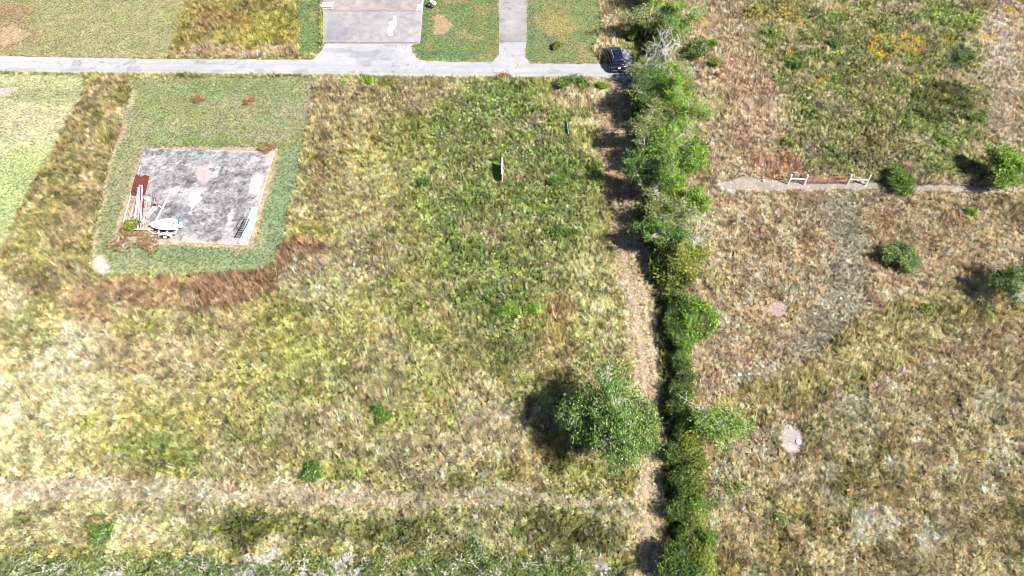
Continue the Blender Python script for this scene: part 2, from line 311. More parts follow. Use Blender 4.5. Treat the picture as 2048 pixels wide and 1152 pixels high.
# ------------------------------------------------------------------ mesh helpers
class MB:
    def __init__(s): s.v = []; s.f = []
    def add(s, vs, fs):
        n = len(s.v); s.v += [tuple(p) for p in vs]; s.f += [tuple(i+n for i in f) for f in fs]; return s
    def box(s, c, size, rz=0.0, rx=0.0, ry=0.0, bev=0.0):
        m = Matrix.Translation(c) @ Matrix.Rotation(rz,4,'Z') @ Matrix.Rotation(ry,4,'Y') @ Matrix.Rotation(rx,4,'X')
        x,y,z = [k/2 for k in size]
        b = min(bev, x*.9, y*.9, z*.9)
        if b <= 0:
            vs = [m @ Vector((i*x,j*y,k*z)) for k in (-1,1) for j in (-1,1) for i in (-1,1)]
            return s.add(vs, [(0,2,3,1),(4,5,7,6),(0,1,5,4),(2,6,7,3),(0,4,6,2),(1,3,7,5)])
        pr = [(x,-y+b),(x,y-b),(x-b,y),(-x+b,y),(-x,y-b),(-x,-y+b),(-x+b,-y),(x-b,-y)]
        vs = []
        for zz, sc in ((-z,b),(-z+b,0),(z-b,0),(z,b)):
            for (a,c2) in pr: vs.append(m @ Vector((a-math.copysign(sc,a), c2-math.copysign(sc,c2), zz)))
        fs = [tuple(range(7,-1,-1)), tuple(range(24,32))]
        for r_ in range(3):
            for i in range(8): fs.append((r_*8+i, r_*8+(i+1)%8, (r_+1)*8+(i+1)%8, (r_+1)*8+i))
        return s.add(vs, fs)
    def bar(s, a, b, w, h):           # square section bar from a to b
        a = Vector(a); b = Vector(b); d = (b-a).normalized()
        sd = d.cross(Vector((0,0,1))); sd = sd.normalized() if sd.length > 1e-3 else Vector((1,0,0))
        up = sd.cross(d).normalized()
        vs = [p+sd*i*w/2+up*j*h/2 for p in (a,b) for (i,j) in ((-1,-1),(1,-1),(1,1),(-1,1))]
        return s.add(vs, [(0,1,2,3),(7,6,5,4),(0,4,5,1),(1,5,6,2),(2,6,7,3),(3,7,4,0)])
    def tube(s, a, b, r0, r1=None, n=8, cap=True):
        r1 = r0 if r1 is None else r1
        a = Vector(a); b = Vector(b); d = (b-a).normalized()
        sd = d.cross(Vector((0,0,1))); sd = sd.normalized() if sd.length > 1e-3 else Vector((1,0,0))
        up = sd.cross(d)
        vs = []
        for p, r in ((a,r0),(b,r1)):
            for i in range(n):
                t = 2*math.pi*i/n; vs.append(p+sd*math.cos(t)*r+up*math.sin(t)*r)
        fs = [(i,(i+1)%n,n+(i+1)%n,n+i) for i in range(n)]
        if cap: fs += [tuple(range(n-1,-1,-1)), tuple(range(n,2*n))]
        return s.add(vs, fs)
    def loft(s, rings, cap=True, smooth=False):
        n = len(rings[0]); vs = [p for r_ in rings for p in r_]; fs = []
        for k in range(len(rings)-1):
            for i in range(n): fs.append((k*n+i, k*n+(i+1)%n, (k+1)*n+(i+1)%n, (k+1)*n+i))
        if cap: fs += [tuple(range(n-1,-1,-1)), tuple(range((len(rings)-1)*n, len(rings)*n))]
        return s.add(vs, fs)
    def build(s, name, m, parent=None, smooth=False):
        me = bpy.data.meshes.new(name); me.from_pydata(s.v, [], s.f); me.materials.append(m)
        if smooth: me.polygons.foreach_set('use_smooth', [True]*len(me.polygons))
        me.update()
        o = bpy.data.objects.new(name, me); C.objects.link(o)
        if parent is not None: o.parent = parent
        return o
def tag(o, label=None, cat=None, group=None, kind=None):
    if label: o['label'] = label
    if cat: o['category'] = cat
    if group: o['group'] = group
    if kind: o['kind'] = kind
    return o
def empty(name, loc, label, cat, group=None, rz=0.0):
    o = bpy.data.objects.new(name, None); o.empty_display_size = 0.3; C.objects.link(o)
    o.location = loc; o.rotation_euler = (0,0,rz); return tag(o, label, cat, group)
def npmesh(name, verts, faces4, m, colors=None, parent=None, smooth=False, link=True):
    verts = np.asarray(verts, np.float32); faces = np.asarray(faces4, np.int32); k = faces.shape[1]
    me = bpy.data.meshes.new(name)
    me.vertices.add(len(verts)); me.vertices.foreach_set('co', verts.ravel())
    me.loops.add(faces.size); me.loops.foreach_set('vertex_index', faces.ravel())
    me.polygons.add(len(faces)); me.polygons.foreach_set('loop_start', np.arange(0, faces.size, k, dtype=np.int32))
    if smooth: me.polygons.foreach_set('use_smooth', np.ones(len(faces), bool))
    me.update(calc_edges=True)
    if colors is not None:
        a = me.attributes.new('col', 'FLOAT_COLOR', 'POINT')
        c = np.ones((len(verts), 4), np.float32); c[:, :3] = colors; a.data.foreach_set('color', c.ravel())
    me.materials.append(m)
    o = bpy.data.objects.new(name, me)
    if link: C.objects.link(o)
    if parent is not None: o.parent = parent
    return o
ALB = 0.46      # display colour (linear) to albedo, for the exposure above
# ------------------------------------------------------------------ ground
def build_ground():
    def axis(a, b, st, far):
        core = np.arange(a, b+st, st); o = [far]
        g = [st]
        left = []; p = a; s = st
        while p > -far: s *= 1.5; p -= s; left.append(p)
        right = []; p = core[-1]; s = st
        while p < far: s *= 1.5; p += s; right.append(p)
        return np.concatenate([left[::-1], core, right])
    xs = axis(-78, 78, 0.26, 2500); ys = axis(8, 104, 0.26, 2500)
    X, Y = np.meshgrid(xs, ys); x = X.ravel(); y = Y.ravel()
    c, h, l, k, u, v = cover(x, y)
    far = (np.abs(x) > 85) | (y > 112) | (y < 4)
    c[far] = np.array([176,160,116])*(1+0.15*fbm(x[far], y[far], 40, 3, 9)[:,None])
    lin = srgb(c)*ALB
    dark = np.where(k > 0.6, 0.50-0.20*np.clip(l*1.3,0,1)-.12*np.clip(h-.3,0,.5)*2, 0.95)      # painted shade
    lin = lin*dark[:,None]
    z = 0.10*fbm(x, y, 5.0, 4, 91)*np.clip(h*1.3-0.2, 0, 1)*np.clip(k*1.5-0.4,0,1)
    z[far] = 0
    z = z-0.02
    nx, ny = len(xs), len(ys)
    i = np.arange(nx-1); j = np.arange(ny-1); I, J = np.meshgrid(i, j); a = (J*nx+I).ravel()
    f = np.stack([a, a+1, a+nx+1, a+nx], 1)
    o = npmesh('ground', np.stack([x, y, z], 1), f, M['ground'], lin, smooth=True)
    tag(o, kind='structure')
build_ground()

def sheet(name, poly, z, st, colf, wobble=0.10, m=None):
    W = [P(a, b) for a, b in poly]; wp = [(p.x, p.y) for p in W]
    x0 = min(p[0] for p in wp)-.3; x1 = max(p[0] for p in wp)+.3; y0 = min(p[1] for p in wp)-.3; y1 = max(p[1] for p in wp)+.3
    xs = np.arange(x0, x1, st); ys = np.arange(y0, y1, st); X, Y = np.meshgrid(xs, ys); x = X.ravel(); y = Y.ravel()
    nx = len(xs); i = np.arange(nx-1); j = np.arange(len(ys)-1); I, J = np.meshgrid(i, j); a = (J*nx+I).ravel()
    cx = x[a]+st/2; cy = y[a]+st/2
    sd = sdpoly(cx+wobble*fbm(cx,cy,0.9,3,3), cy+wobble*fbm(cx,cy,0.9,3,8), wp); a = a[sd > 0]
    f = np.stack([a, a+1, a+nx+1, a+nx], 1)
    used = np.unique(f); mp = np.zeros(len(x), np.int64); mp[used] = np.arange(len(used)); f = mp[f]
    x = x[used]; y = y[used]; u, v = toimg(x, y)
    col = srgb(np.clip(colf(x, y, u, v), 10, 245))*0.42
    o = npmesh(name, np.stack([x, y, np.full(len(x), z)], 1), f, m or M['hard'], col)
    return tag(o, kind='structure')
def road_col(x, y, u, v):
    c = np.zeros((len(x),3)); c[:] = (214,213,217)
    n = fbm(x,y,4,4,12); n2 = fbm(x*0.3,y,0.6,3,14); n3 = fbm(x,y,0.5,3,17)
    c += (n*14+n2*8+n3*9)[:,None]
    a = sstep((1-u/500))*0.5; c = c*(1-a[:,None])+np.array([226,224,228])*a[:,None]
    dr = ((u > 990) & (v < 83)).astype(float); c = c*(1-dr[:,None])+(np.array([192,187,187])+(n*20+n3*14)[:,None])*dr[:,None]
    sl = ((u > 990) & (np.abs(v-84) < 0.9)); c[sl] = (160,160,164)
    pt = sstep(sdell(u+n*20,v+n3*8,735,106,60,10)/5+.5)*.35; c = c*(1-pt[:,None])+np.array([186,190,196])*pt[:,None]
    for o_ in (-.7,.75):
        tk = sstep((.28-np.abs((v-131.5-u*.008)/9.-o_))/.28)*(v > 108); c = c-(tk*(7+n3*10))[:,None]
    crk = sstep((.035-np.abs(fbm(x,y,1.6,3,71)))/.03)*sstep((fbm(x,y,7,2,73)-.02)*4); c = c-(crk*38)[:,None]
    pc = sstep((fbm(x,y*1.4,2.6,2,75)-.30)*14); c = c-(pc*16)[:,None]
    ed = sstep(1-sdpoly(u,v,ROAD)/3.0)*.35; c = c*(1-ed[:,None])+np.array([214,200,172])*ed[:,None]
    return c
sheet('road', ROAD, 0.012, 0.14, road_col)
def grav_col(x, y, u, v):
    c = np.zeros((len(x),3)); c[:] = (176,174,178); return c+(fbm(x,y,0.35,3,33)*110)[:,None]  # strong mottle paints branch shadow into the gravel colour
sheet('gravel', GRAV_CAR, 0.006, 0.12, grav_col, 0.5)

def slab(name, corners, ztop, st, colf, depth=0.12):
    """a real slab: fine top grid plus four side faces, corners given in order TL TR BR BL"""
    A, B, Cc, D = [np.array(P(a, b)[:2]) for a, b in corners]
    nu = int(np.linalg.norm(B-A)/st)+1; nv = int(np.linalg.norm(D-A)/st)+1
    s, t = np.meshgrid(np.linspace(0,1,nu), np.linspace(0,1,nv)); s = s.ravel()[:,None]; t = t.ravel()[:,None]
    p = (A*(1-s)+B*s)*(1-t)+(D*(1-s)+Cc*s)*t
    x = p[:,0].copy(); y = p[:,1].copy(); z = np.full(len(x), ztop)
    I, J = np.meshgrid(np.arange(nu-1), np.arange(nv-1)); a = (J*nu+I).ravel()
    f = np.stack([a+nu, a+nu+1, a+1, a], 1)
    col = colf(x, y, s.ravel(), t.ravel())
    n = len(x)
    ring = list(range(nu)) + [nu*k+nu-1 for k in range(1,nv)] + [nu*(nv-1)+k for k in range(nu-2,-1,-1)] + [nu*k for k in range(nv-2,0,-1)]
    ring = np.array(ring); m_ = len(ring)
    e = 0.02*fbm(x[ring], y[ring], 0.8, 3, 4)
    x[ring] += e; y[ring] -= e
    x = np.concatenate([x, x[ring]]); y = np.concatenate([y, y[ring]]); z = np.concatenate([z, np.full(m_, ztop-depth)])
    col = np.concatenate([col, col[ring]*0+np.array([186,172,150])])
    k = np.arange(m_); k2 = (k+1) % m_
    sf = np.stack([ring[k], ring[k2], n+k2, n+k], 1)
    o = npmesh(name, np.stack([x,y,z],1), np.concatenate([f, sf]), M['hard'], srgb(np.clip(col, 8, 245))*0.47)
    return tag(o, kind='structure')
def pad_col(x, y, s, t):
    n = len(x); c = np.zeros((n,3)); c[:] = (156,153,154)
    n1 = fbm(x,y,2.4,5,51,.6); n2 = fbm(x,y,0.8,5,52,.65); n3 = fbm(x,y,5,3,53)
    def mixc(a, cc): a = np.clip(a,0,1); c[:] = c*(1-a[:,None])+np.array(cc,float)*a[:,None]
    mixc(sstep((n1-0.0)*2.2)*.7, (182,178,180)); mixc(sstep((-n1-0.1)*3)*.45, (120,118,124)); n4 = fbm(x,y,1.3,5,55,.7); mixc(sstep((n4-.02)*3)*.6, (206,202,202))
    ridg = 1-np.abs(n2)*6; mixc(sstep(ridg)*.4, (214,210,212)); n5 = fbm(x,y,.22,3,57); c += (n5*46)[:,None]
    c += (n2*40)[:,None]
    def blob(cs, ct, rs, rt, a, cc=(232,226,228)):
        d = 1-np.sqrt(((s-cs)/rs)**2+((t-ct)/rt)**2)+n2*1.1+n1*.5; mixc(sstep(d*2.4)*a, cc)
    blob(.52,.28,.10,.12,.7,(224,208,206)); blob(.62,.22,.12,.05,.5); blob(.46,.47,.18,.05,.6); blob(.50,.56,.05,.09,.95,(236,232,232)); blob(.50,.72,.04,.035,1.0,(240,238,238))
    blob(.34,.44,.03,.05,.8); blob(.93,.40,.05,.17,.9); blob(.80,.72,.05,.10,.8); blob(.85,.10,.05,.05,.6); blob(.45,.07,.12,.03,.4); blob(.78,.33,.05,.05,.4)
    blob(.45,.40,.15,.06,.35,(206,188,180)); blob(.3,.86,.08,.03,.4)
    for e_, w in ((s,.035),(1-s,.07),(t,.035),(1-t,.07)):
        mixc(sstep((w-e_)/w+n2*1.3)*.9, (218,208,200))
    def ln(s0,t0,s1,t1,w,a,cc=(212,194,190)):
        L2 = (s1-s0)**2+(t1-t0)**2; q = np.clip(((s-s0)*(s1-s0)+(t-t0)*(t1-t0))/L2,0,1)
        d = np.sqrt((s-s0-q*(s1-s0))**2+(t-t0-q*(t1-t0))**2); mixc(sstep((w-d)/w*2+n2)*a, cc)
    for q in ((.17,.17,.28,.17),(.28,.17,.27,.29),(.27,.29,.18,.29),(.18,.29,.17,.17),(.14,.17,.14,.28)): ln(*q,.006,.75)
    r2 = random.Random(5)
    for k in range(46):
        a = r2.random(); b = r2.random(); g = r2.random()*6.28; L_ = r2.uniform(.02,.08)
        ln(a,b,a+math.cos(g)*L_,b+math.sin(g)*L_,.003,.55,(222,220,222))
    for cs, ct, rr in ((.52,.6,.13),(.72,.26,.11)):
        d = np.abs(np.sqrt((s-cs)**2+(t-ct)**2)-rr); mixc(sstep((.005-d)/.005+n2*2)*.5, (216,214,214))
    return c
slab('concrete_pad', PAD, 0.09, 0.055, pad_col, 0.2)
def big_col(x, y, s, t):
    n = len(x); c = np.zeros((n,3)); n1 = fbm(x,y,3,5,61,.6); n2 = fbm(x,y,0.7,4,62,.6)
    u, v = toimg(x, y)
    up = (v < 22).astype(float); c[:] = np.array([186,182,183])*(1-up[:,None])+np.array([186,175,172])*up[:,None]
    def mixc(a, cc): a = np.clip(a,0,1); c[:] = c*(1-a[:,None])+np.array(cc,float)*a[:,None]
    mixc(sstep((n1-.0)*2.5)*.5, (200,192,194)); mixc(sstep((-n1-.1)*3)*.4, (156,156,168)); c += (n2*24)[:,None]
    mixc(sstep(sdell(u+n2*8,v+n2*6,672,62,22,22)/10+.5)*.4, (150,152,166))
    mixc(sstep((1.1-np.abs(v-22.5-n1*1.))/1)*(.45+n2), (112,92,84)); mixc(sstep((.7-np.abs(v-54.5))/1)*.7, (222,218,218)); mixc(sstep((1.3-np.abs(v-86))/1)*.7, (120,118,118))
    mixc(sstep(sdpoly(u+n2*5,v+n2*3,[(790,34),(797,36),(792,44),(788,56),(782,72),(776,72),(775,58),(779,46)])/1.2+.5), (240,238,240))
    mixc(sstep(sdpoly(u+n2*3,v+n2*2,[(834,10),(842,8),(845,-2),(851,-2),(849,22),(832,22)])/1+.5), (242,238,236))
    for cx,cy in ((716,10),(745,14),(808,12),(670,8)): mixc(sstep(sdell(u+n2*12,v+n2*8,cx,cy,8,5)/4+.3)*.7, (210,190,182))
    r2 = random.Random(8)
    for k in range(18):
        a = r2.uniform(650,845); b = r2.uniform(26,84); q = r2.uniform(-8,8); w = r2.uniform(6,26)
        d = sdline(u,v,[(a,b),(a+q,b+w)],1.0); mixc(sstep(d+n2)*.4, (216,212,214))
    mixc(sstep((0.03-s)/.03+n2)*.6, (214,200,190)); mixc(sstep((s-.97)/.03+n2)*.6, (214,200,190))
    return c
slab('concrete_apron', SLAB_BIG, 0.05, 0.09, big_col, 0.12)

# ------------------------------------------------------------------ ground vegetation (uncountable: stuff)
nr = np.random.default_rng(4)
lib = bpy.data.collections.new('plant_library')      # not linked to the scene
def blade_tuft(name, n, h, spread, lean, w, bias=0.6, seed=1, bend=0.5):
    r = np.random.default_rng(seed); V = []; F = []
    for i in range(n):
        a = r.uniform(0, 2*np.pi); rad = spread*np.sqrt(r.uniform()); bx, by = rad*np.cos(a), rad*np.sin(a)
        da = r.normal(0, 1.0/(bias+0.05)) if bias > 0 else r.uniform(0, 6.28)
        ln = h*r.uniform(.6, 1.15); le = lean*r.uniform(.5, 1.3)
        dx, dy = np.cos(da), np.sin(da); sx, sy = -dy*w/2, dx*w/2
        m1 = (bx+dx*ln*np.sin(le)*.4, by+dy*ln*np.sin(le)*.4, ln*np.cos(le)*.7)
        le2 = min(le+bend, 1.75)
        m2 = (m1[0]+dx*ln*.6*np.sin(le2), m1[1]+dy*ln*.6*np.sin(le2), max(m1[2]+ln*.5*np.cos(le2), .02))
        b = len(V); V += [(bx-sx,by-sy,-.02),(bx+sx,by+sy,-.02),(m1[0]+sx,m1[1]+sy,m1[2]),(m1[0]-sx,m1[1]-sy,m1[2]),(m2[0],m2[1],m2[2]),(m2[0]-sx*.4,m2[1]-sy*.4,m2[2])]
        F += [(b,b+1,b+2,b+3),(b+3,b+2,b+4,b+5)]
    o = npmesh(name, V, F, M['tuft'], link=False); lib.objects.link(o); return o
def leaf_clump(name, n, h, rad, ls, seed):
    r = np.random.default_rng(seed); V = []; F = []
    for i in range(n):
        t = r.uniform(); a = r.uniform(0, 6.28); rr = rad*np.sqrt(r.uniform())
        zc = h*(1-(rr/rad)**2*.6)*(.45+.55*t); c = np.array([rr*np.cos(a), rr*np.sin(a), zc])
        az = r.uniform(0, 6.28); ti = r.normal(0, .55); L = ls*r.uniform(.6, 1.3)
        d = np.array([np.cos(az)*np.cos(ti), np.sin(az)*np.cos(ti), np.sin(ti)]); sd = np.array([-np.sin(az), np.cos(az), r.normal(0,.3)])*L*.33
        b = len(V); V += [c-d*L*.5, c+sd, c+d*L*.5, c-sd]; F.append((b,b+1,b+2,b+3))
    o = npmesh(name, V, F, M['tuft'], link=False); lib.objects.link(o); return o
for k in range(4): blade_tuft('a_grass_%d' % k, 15, .50, .17, .80, .042, .9, 10+k)
for k in range(3): leaf_clump('b_weed_%d' % k, 32, .38, .20, .135, 20+k)
for k in range(2): blade_tuft('c_star_%d' % k, 26, .34, .05, .9, .022, 0, 30+k, .3)
for k in range(3): blade_tuft('d_turf_%d' % k, 16, .30, .20, .9, .034, 0.5, 40+k)
# indices: 0-3 grass, 4-6 weed, 7-8 dead star, 9-11 turf
def gn_group():
    g = bpy.data.node_groups.new('scatter', 'GeometryNodeTree')
    g.interface.new_socket('Geometry', in_out='INPUT', socket_type='NodeSocketGeometry')
    g.interface.new_socket('Geometry', in_out='OUTPUT', socket_type='NodeSocketGeometry')
    N = g.nodes; L = g.links
    gi = N.new('NodeGroupInput'); go = N.new('NodeGroupOutput'); ip = N.new('GeometryNodeInstanceOnPoints')
    ci = N.new('GeometryNodeCollectionInfo'); ci.inputs['Collection'].default_value = lib
    ci.inputs['Separate Children'].default_value = True; ci.inputs['Reset Children'].default_value = True
    def na(nm, ty):
        a = N.new('GeometryNodeInputNamedAttribute'); a.data_type = ty; a.inputs['Name'].default_value = nm; return a.outputs['Attribute']
    L.new(gi.outputs[0], ip.inputs['Points']); L.new(ci.outputs[0], ip.inputs['Instance'])
    ip.inputs['Pick Instance'].default_value = True
    L.new(na('kind_id', 'INT'), ip.inputs['Instance Index']); L.new(na('rot', 'FLOAT_VECTOR'), ip.inputs['Rotation']); L.new(na('scl', 'FLOAT_VECTOR'), ip.inputs['Scale'])
    L.new(ip.outputs[0], go.inputs[0]); return g
GN = gn_group()
def scatter(name, x, y, z, kid, rot, scl, col, label):
    n = len(x); me = bpy.data.meshes.new(name); me.vertices.add(n)
    me.vertices.foreach_set('co', np.stack([x,y,z],1).astype(np.float32).ravel())
    a = me.attributes.new('kind_id','INT','POINT'); a.data.foreach_set('value', kid.astype(np.int32))
    a = me.attributes.new('rot','FLOAT_VECTOR','POINT'); a.data.foreach_set('vector', rot.astype(np.float32).ravel())
    a = me.attributes.new('scl','FLOAT_VECTOR','POINT'); a.data.foreach_set('vector', scl.astype(np.float32).ravel())
    a = me.attributes.new('tcol','FLOAT_COLOR','POINT'); c = np.ones((n,4),np.float32); c[:,:3] = col; a.data.foreach_set('color', c.ravel())
    me.materials.append(M['tuft'])
    o = bpy.data.objects.new(name, me); C.objects.link(o)
    md = o.modifiers.new('scatter','NODES'); md.node_group = GN
    tag(o, label, {'turf_grass':'lawn','tall_grass':'grass','leafy_weeds':'weeds'}[name], kind='stuff'); return n
def jgrid(st):
    xs = np.arange(-82, 82, st); ys = np.arange(11, 104, st); X, Y = np.meshgrid(xs, ys)
    x = X.ravel()+nr.uniform(-.5,.5,X.size)*st; y = Y.ravel()+nr.uniform(-.5,.5,X.size)*st
    u, v = toimg(x, y); k = (u > -190) & (u < 2240) & (v > -110) & (v < 1330); return x[k], y[k]
def gz(x, y, h, k): return 0.10*fbm(x, y, 5.0, 4, 91)*np.clip(h*1.3-0.2, 0, 1)*np.clip(k*1.5-0.4,0,1)-0.02
def jitter(c, n, amt):
    lin = srgb(c); v = np.exp(nr.normal(0, amt, n)); t = nr.normal(0, .08, n)
    g = lin.mean(1)[:,None]; lin = (lin*.84+g*.16)*np.array([1.0,1.0,1.02])
    return np.clip(lin*v[:,None]*np.stack([1+t, np.ones(n), 1-t*.8], 1), 0.004, .92)
x, y = jgrid(0.185)
c, h, l, k, u, v = cover(x, y)
keep = (h > 0.22) & (nr.uniform(size=len(x)) < k); x, y, c, h, l, k = [q[keep] for q in (x,y,c,h,l,k)]
n = len(x); z = gz(x,y,h,k)
rr = nr.uniform(size=n); isweed = rr < l*0.95; star = (~isweed) & (nr.uniform(size=n) < .012)
kid = np.where(isweed, nr.integers(4,7,n), np.where(star, nr.integers(7,9,n), nr.integers(0,4,n)))
flow = fbm(x,y,7,3,101)*5.0+fbm(x,y,1.6,2,102)*1.6+2.6
rz = np.where(isweed|star, nr.uniform(0,6.28,n), flow+nr.normal(0,1.0,n))
rot = np.stack([nr.normal(0,.10,n), nr.normal(0,.10,n), rz],1)
sc = nr.uniform(.55,1.25,n)*(.42+.36*h); hs = sc*np.where(isweed, 1.1+.3*h, .75+.75*h)*nr.uniform(.55,1.5,n)*(1+.8*fbm(x,y,1.2,3,111))
scl = np.stack([sc,sc,hs],1)
cc = jitter(c, n, .36)*np.exp((.55*fbm(x,y,.45,2,131))+.30*fbm(x,y,1.5,2,133))[:,None]; cc = np.clip(cc,.01,.72)
g = isweed & (l < .6); cc[g] = cc[g]*np.array([.84,.98,.72])
gg = isweed & (l >= .6) & (nr.uniform(size=n) < .5); cc[gg] = cc[gg]*np.array([.94,1.0,.74]); g3 = isweed & (nr.uniform(size=n) < .22); cc[g3] = cc[g3].mean(1)[:,None]*np.array([1.25,1.12,.82])*1.2
cc[star] = np.array([.62,.55,.50]); dd = (nr.uniform(size=n) < .10) & ~star; cc[dd] = cc[dd]*np.array([.85,.72,.66])
# clusters of small yellow flowers
fl = np.zeros(n); uu, vv = toimg(x, y)
for cx,cy,rx,ry,s_ in [(1790,95,60,26,.7),(1575,40,34,26,.35),(1825,165,16,12,.8),(1895,75,14,8,.5),(2020,24,16,8,.8),(1975,78,16,9,.7),(1880,195,10,5,.7),(1578,112,8,6,.7),(1640,160,18,14,.4),(1985,283,14,8,.7),(1910,245,26,12,.35),(1410,50,16,12,.5),(600,80,160,50,.05),(250,830,60,20,.05),(1700,20,60,20,.12),(1985,210,20,14,.3),(1250,920,12,8,.5),(1410,865,12,20,.3)]:
    fl = np.maximum(fl, s_*sstep(sdell(uu,vv,cx,cy,rx,ry)/10+.4))
ff = nr.uniform(size=n) < fl*(.25+1.6*np.clip(fbm(x,y,.9,3,141)+.1,0,.6)); cc[ff] = np.array([.70,.52,.08])*nr.uniform(.8,1.1,(int(ff.sum()),1))
KA = 0.87
m1 = ~isweed
n1 = scatter('tall_grass', x[m1], y[m1], z[m1], kid[m1], rot[m1], scl[m1], cc[m1]*KA, 'dry and yellow green unmown grass covering the open fields')
n2 = scatter('leafy_weeds', x[isweed], y[isweed], z[isweed], kid[isweed], rot[isweed], scl[isweed], cc[isweed]*KA, 'low leafy weeds matted through the rough grass of the fields')
x, y = jgrid(0.20)
c, h, l, k, u, v = cover(x, y)
keep = (h <= 0.5) & (h > .02) & (nr.uniform(size=len(x)) < k); x, y, c, h, l, k = [q[keep] for q in (x,y,c,h,l,k)]
n = len(x); z = gz(x,y,h,k)
sc = nr.uniform(.45,.8,n); scl = np.stack([sc,sc,sc*(.25+h)*nr.uniform(.7,1.2,n)],1)
n3 = scatter('turf_grass', x, y, z, nr.integers(9,12,n), np.stack([nr.normal(0,.08,n),nr.normal(0,.08,n),nr.uniform(0,6.28,n)],1), scl, jitter(c,n,.12)*KA, 'short mown lawn grass round the concrete slabs and road')
print('tufts', n1, n2, n3)

# ------------------------------------------------------------------ trees and shrubs
def crown_mesh(name, tips, per, spread, ls, palette, seed, parent, droop=0.0):
    r = np.random.default_rng(seed); tips = np.asarray(tips); n = len(tips)*per
    base = np.repeat(tips, per, 0)
    c = base + r.normal(0, 1, (n,3))*np.array([spread, spread, spread*.7])
    c[:,2] = np.maximum(c[:,2], 0.08)
    az = r.uniform(0, 6.283, n); ti = r.normal(-droop, .6, n); L = ls*r.uniform(.6,1.3,n)
    d = np.stack([np.cos(az)*np.cos(ti), np.sin(az)*np.cos(ti), np.sin(ti)],1)
    sd = np.stack([-np.sin(az), np.cos(az), r.normal(0,.45,n)],1)
    V = np.stack([c-d*L[:,None]*.5, c+sd*L[:,None]*.3, c+d*L[:,None]*.5, c-sd*L[:,None]*.3],1).reshape(-1,3)
    F = np.arange(n*4).reshape(-1,4)
    pal = np.array(palette)*np.array([1.04,1.0,.62]); pk = np.repeat(r.integers(0, len(pal), len(tips)), per)
    col = pal[pk]*np.exp(r.normal(0,.32,n))[:,None]*(np.repeat(np.exp(r.normal(0,.30,len(tips))), per))[:,None]
    return npmesh(name, V, F, M['leaf'], np.repeat(np.clip(col,0,.8), 4, 0), parent)
def branches(seed, height, radius, stems=1, trunk_r=.12, levels=3, kids=5, low=.25, twig=.012):
    r = random.Random(seed); mb = MB(); tips = []; bare = []
    def grow(p, d, L, rad, lv):
        q = p; steps = 3 if lv < levels else 2
        for s_ in range(steps):
            d = (d+Vector((r.gauss(0,.16), r.gauss(0,.16), r.gauss(.04,.10)))).normalized()
            e = q+d*L/steps; r0 = rad*(1-.55*s_/steps); r1 = rad*(1-.55*(s_+1)/steps)
            mb.tube(q, e, max(r0,twig), max(r1,twig*.7), n=5 if lv < 2 else 3, cap=False); q = e
            if lv >= 1: tips.append(tuple(q)) if lv >= levels-1 else None
            if lv < levels and (lv > 0 or s_ > 0 or stems > 1):
                for k_ in range(kids if s_ == steps-1 else max(1, kids//2)):
                    a = r.uniform(0,6.283); o = Vector((math.cos(a), math.sin(a), r.uniform(-.1,.7)))
                    nd = (d*.55+o*.8).normalized()
                    grow(q, nd, L*r.uniform(.5,.72), r1*.6, lv+1)
        tips.append(tuple(q))
    for s_ in range(stems):
        a = 6.283*s_/stems+r.uniform(-.4,.4); o = Vector((math.cos(a), math.sin(a), 0))*(.15 if stems > 1 else 0)
        grow(Vector((0,0,-.1))+o*radius*.4, (Vector((0,0,1))+o*3.0*(radius/height)).normalized(), height*.52, trunk_r, 0)
    T = np.array(tips); V = np.array(mb.v)
    # fit the grown skeleton to the measured spread and height
    ex = max(np.percentile(np.abs(T[:,0]), 95), np.percentile(np.abs(T[:,1]), 95)); ez = np.percentile(T[:,2], 98)
    k = np.array([radius/ex, radius/ex, height/ez]); T = T*k; V = V*k; mb.v = [tuple(p) for p in V]
    return mb, T
G_BRIGHT = [(.11,.21,.04),(.15,.26,.045),(.075,.155,.035),(.20,.27,.06)]
G_DARK = [(.06,.115,.035),(.085,.155,.04),(.12,.19,.05),(.045,.085,.03)]
G_GREY = [(.13,.18,.075),(.19,.22,.11),(.085,.135,.05),(.26,.26,.17)]
G_OLIVE = [(.13,.17,.04),(.18,.20,.05),(.08,.12,.03),(.23,.23,.07)]
BROWN = [(.22,.15,.11),(.30,.22,.16),(.17,.12,.09)]
def carve(T, V, seed, h, rad, voids=17, amt=.46):
    # uneven outline and gaps between the limbs
    r = np.random.default_rng(seed+5); ph = r.uniform(0,6.28,6)
    def warp(Q):
        a = np.arctan2(Q[:,1], Q[:,0]); zz = Q[:,2]/h
        k = 1+amt*(.55*np.sin(2*a+ph[0]+2*zz)+.45*np.sin(3*a+ph[1]-3*zz)+.35*np.sin(5*a+ph[2]+5*zz))
        k2 = 1+amt*.35*np.sin(2*a+ph[3])
        out = Q.copy(); m_ = np.clip(zz*2.2, 0, 1); k = 1+(k-1)*m_; out[:,0] *= k; out[:,1] *= k; out[:,2] *= 1+(k2-1)*m_; return out
    T = warp(T); V = warp(V); keep = np.ones(len(T), bool)
    for i in range(voids):
        a = r.uniform(0,6.28); q = rad*r.uniform(.2,1.0); c_ = np.array([q*math.cos(a), q*math.sin(a), h*r.uniform(.45,1.0)])
        keep &= np.linalg.norm((T-c_)*np.array([1,1,.8]), axis=1) > rad*r.uniform(.14,.30)
    return T, V, keep
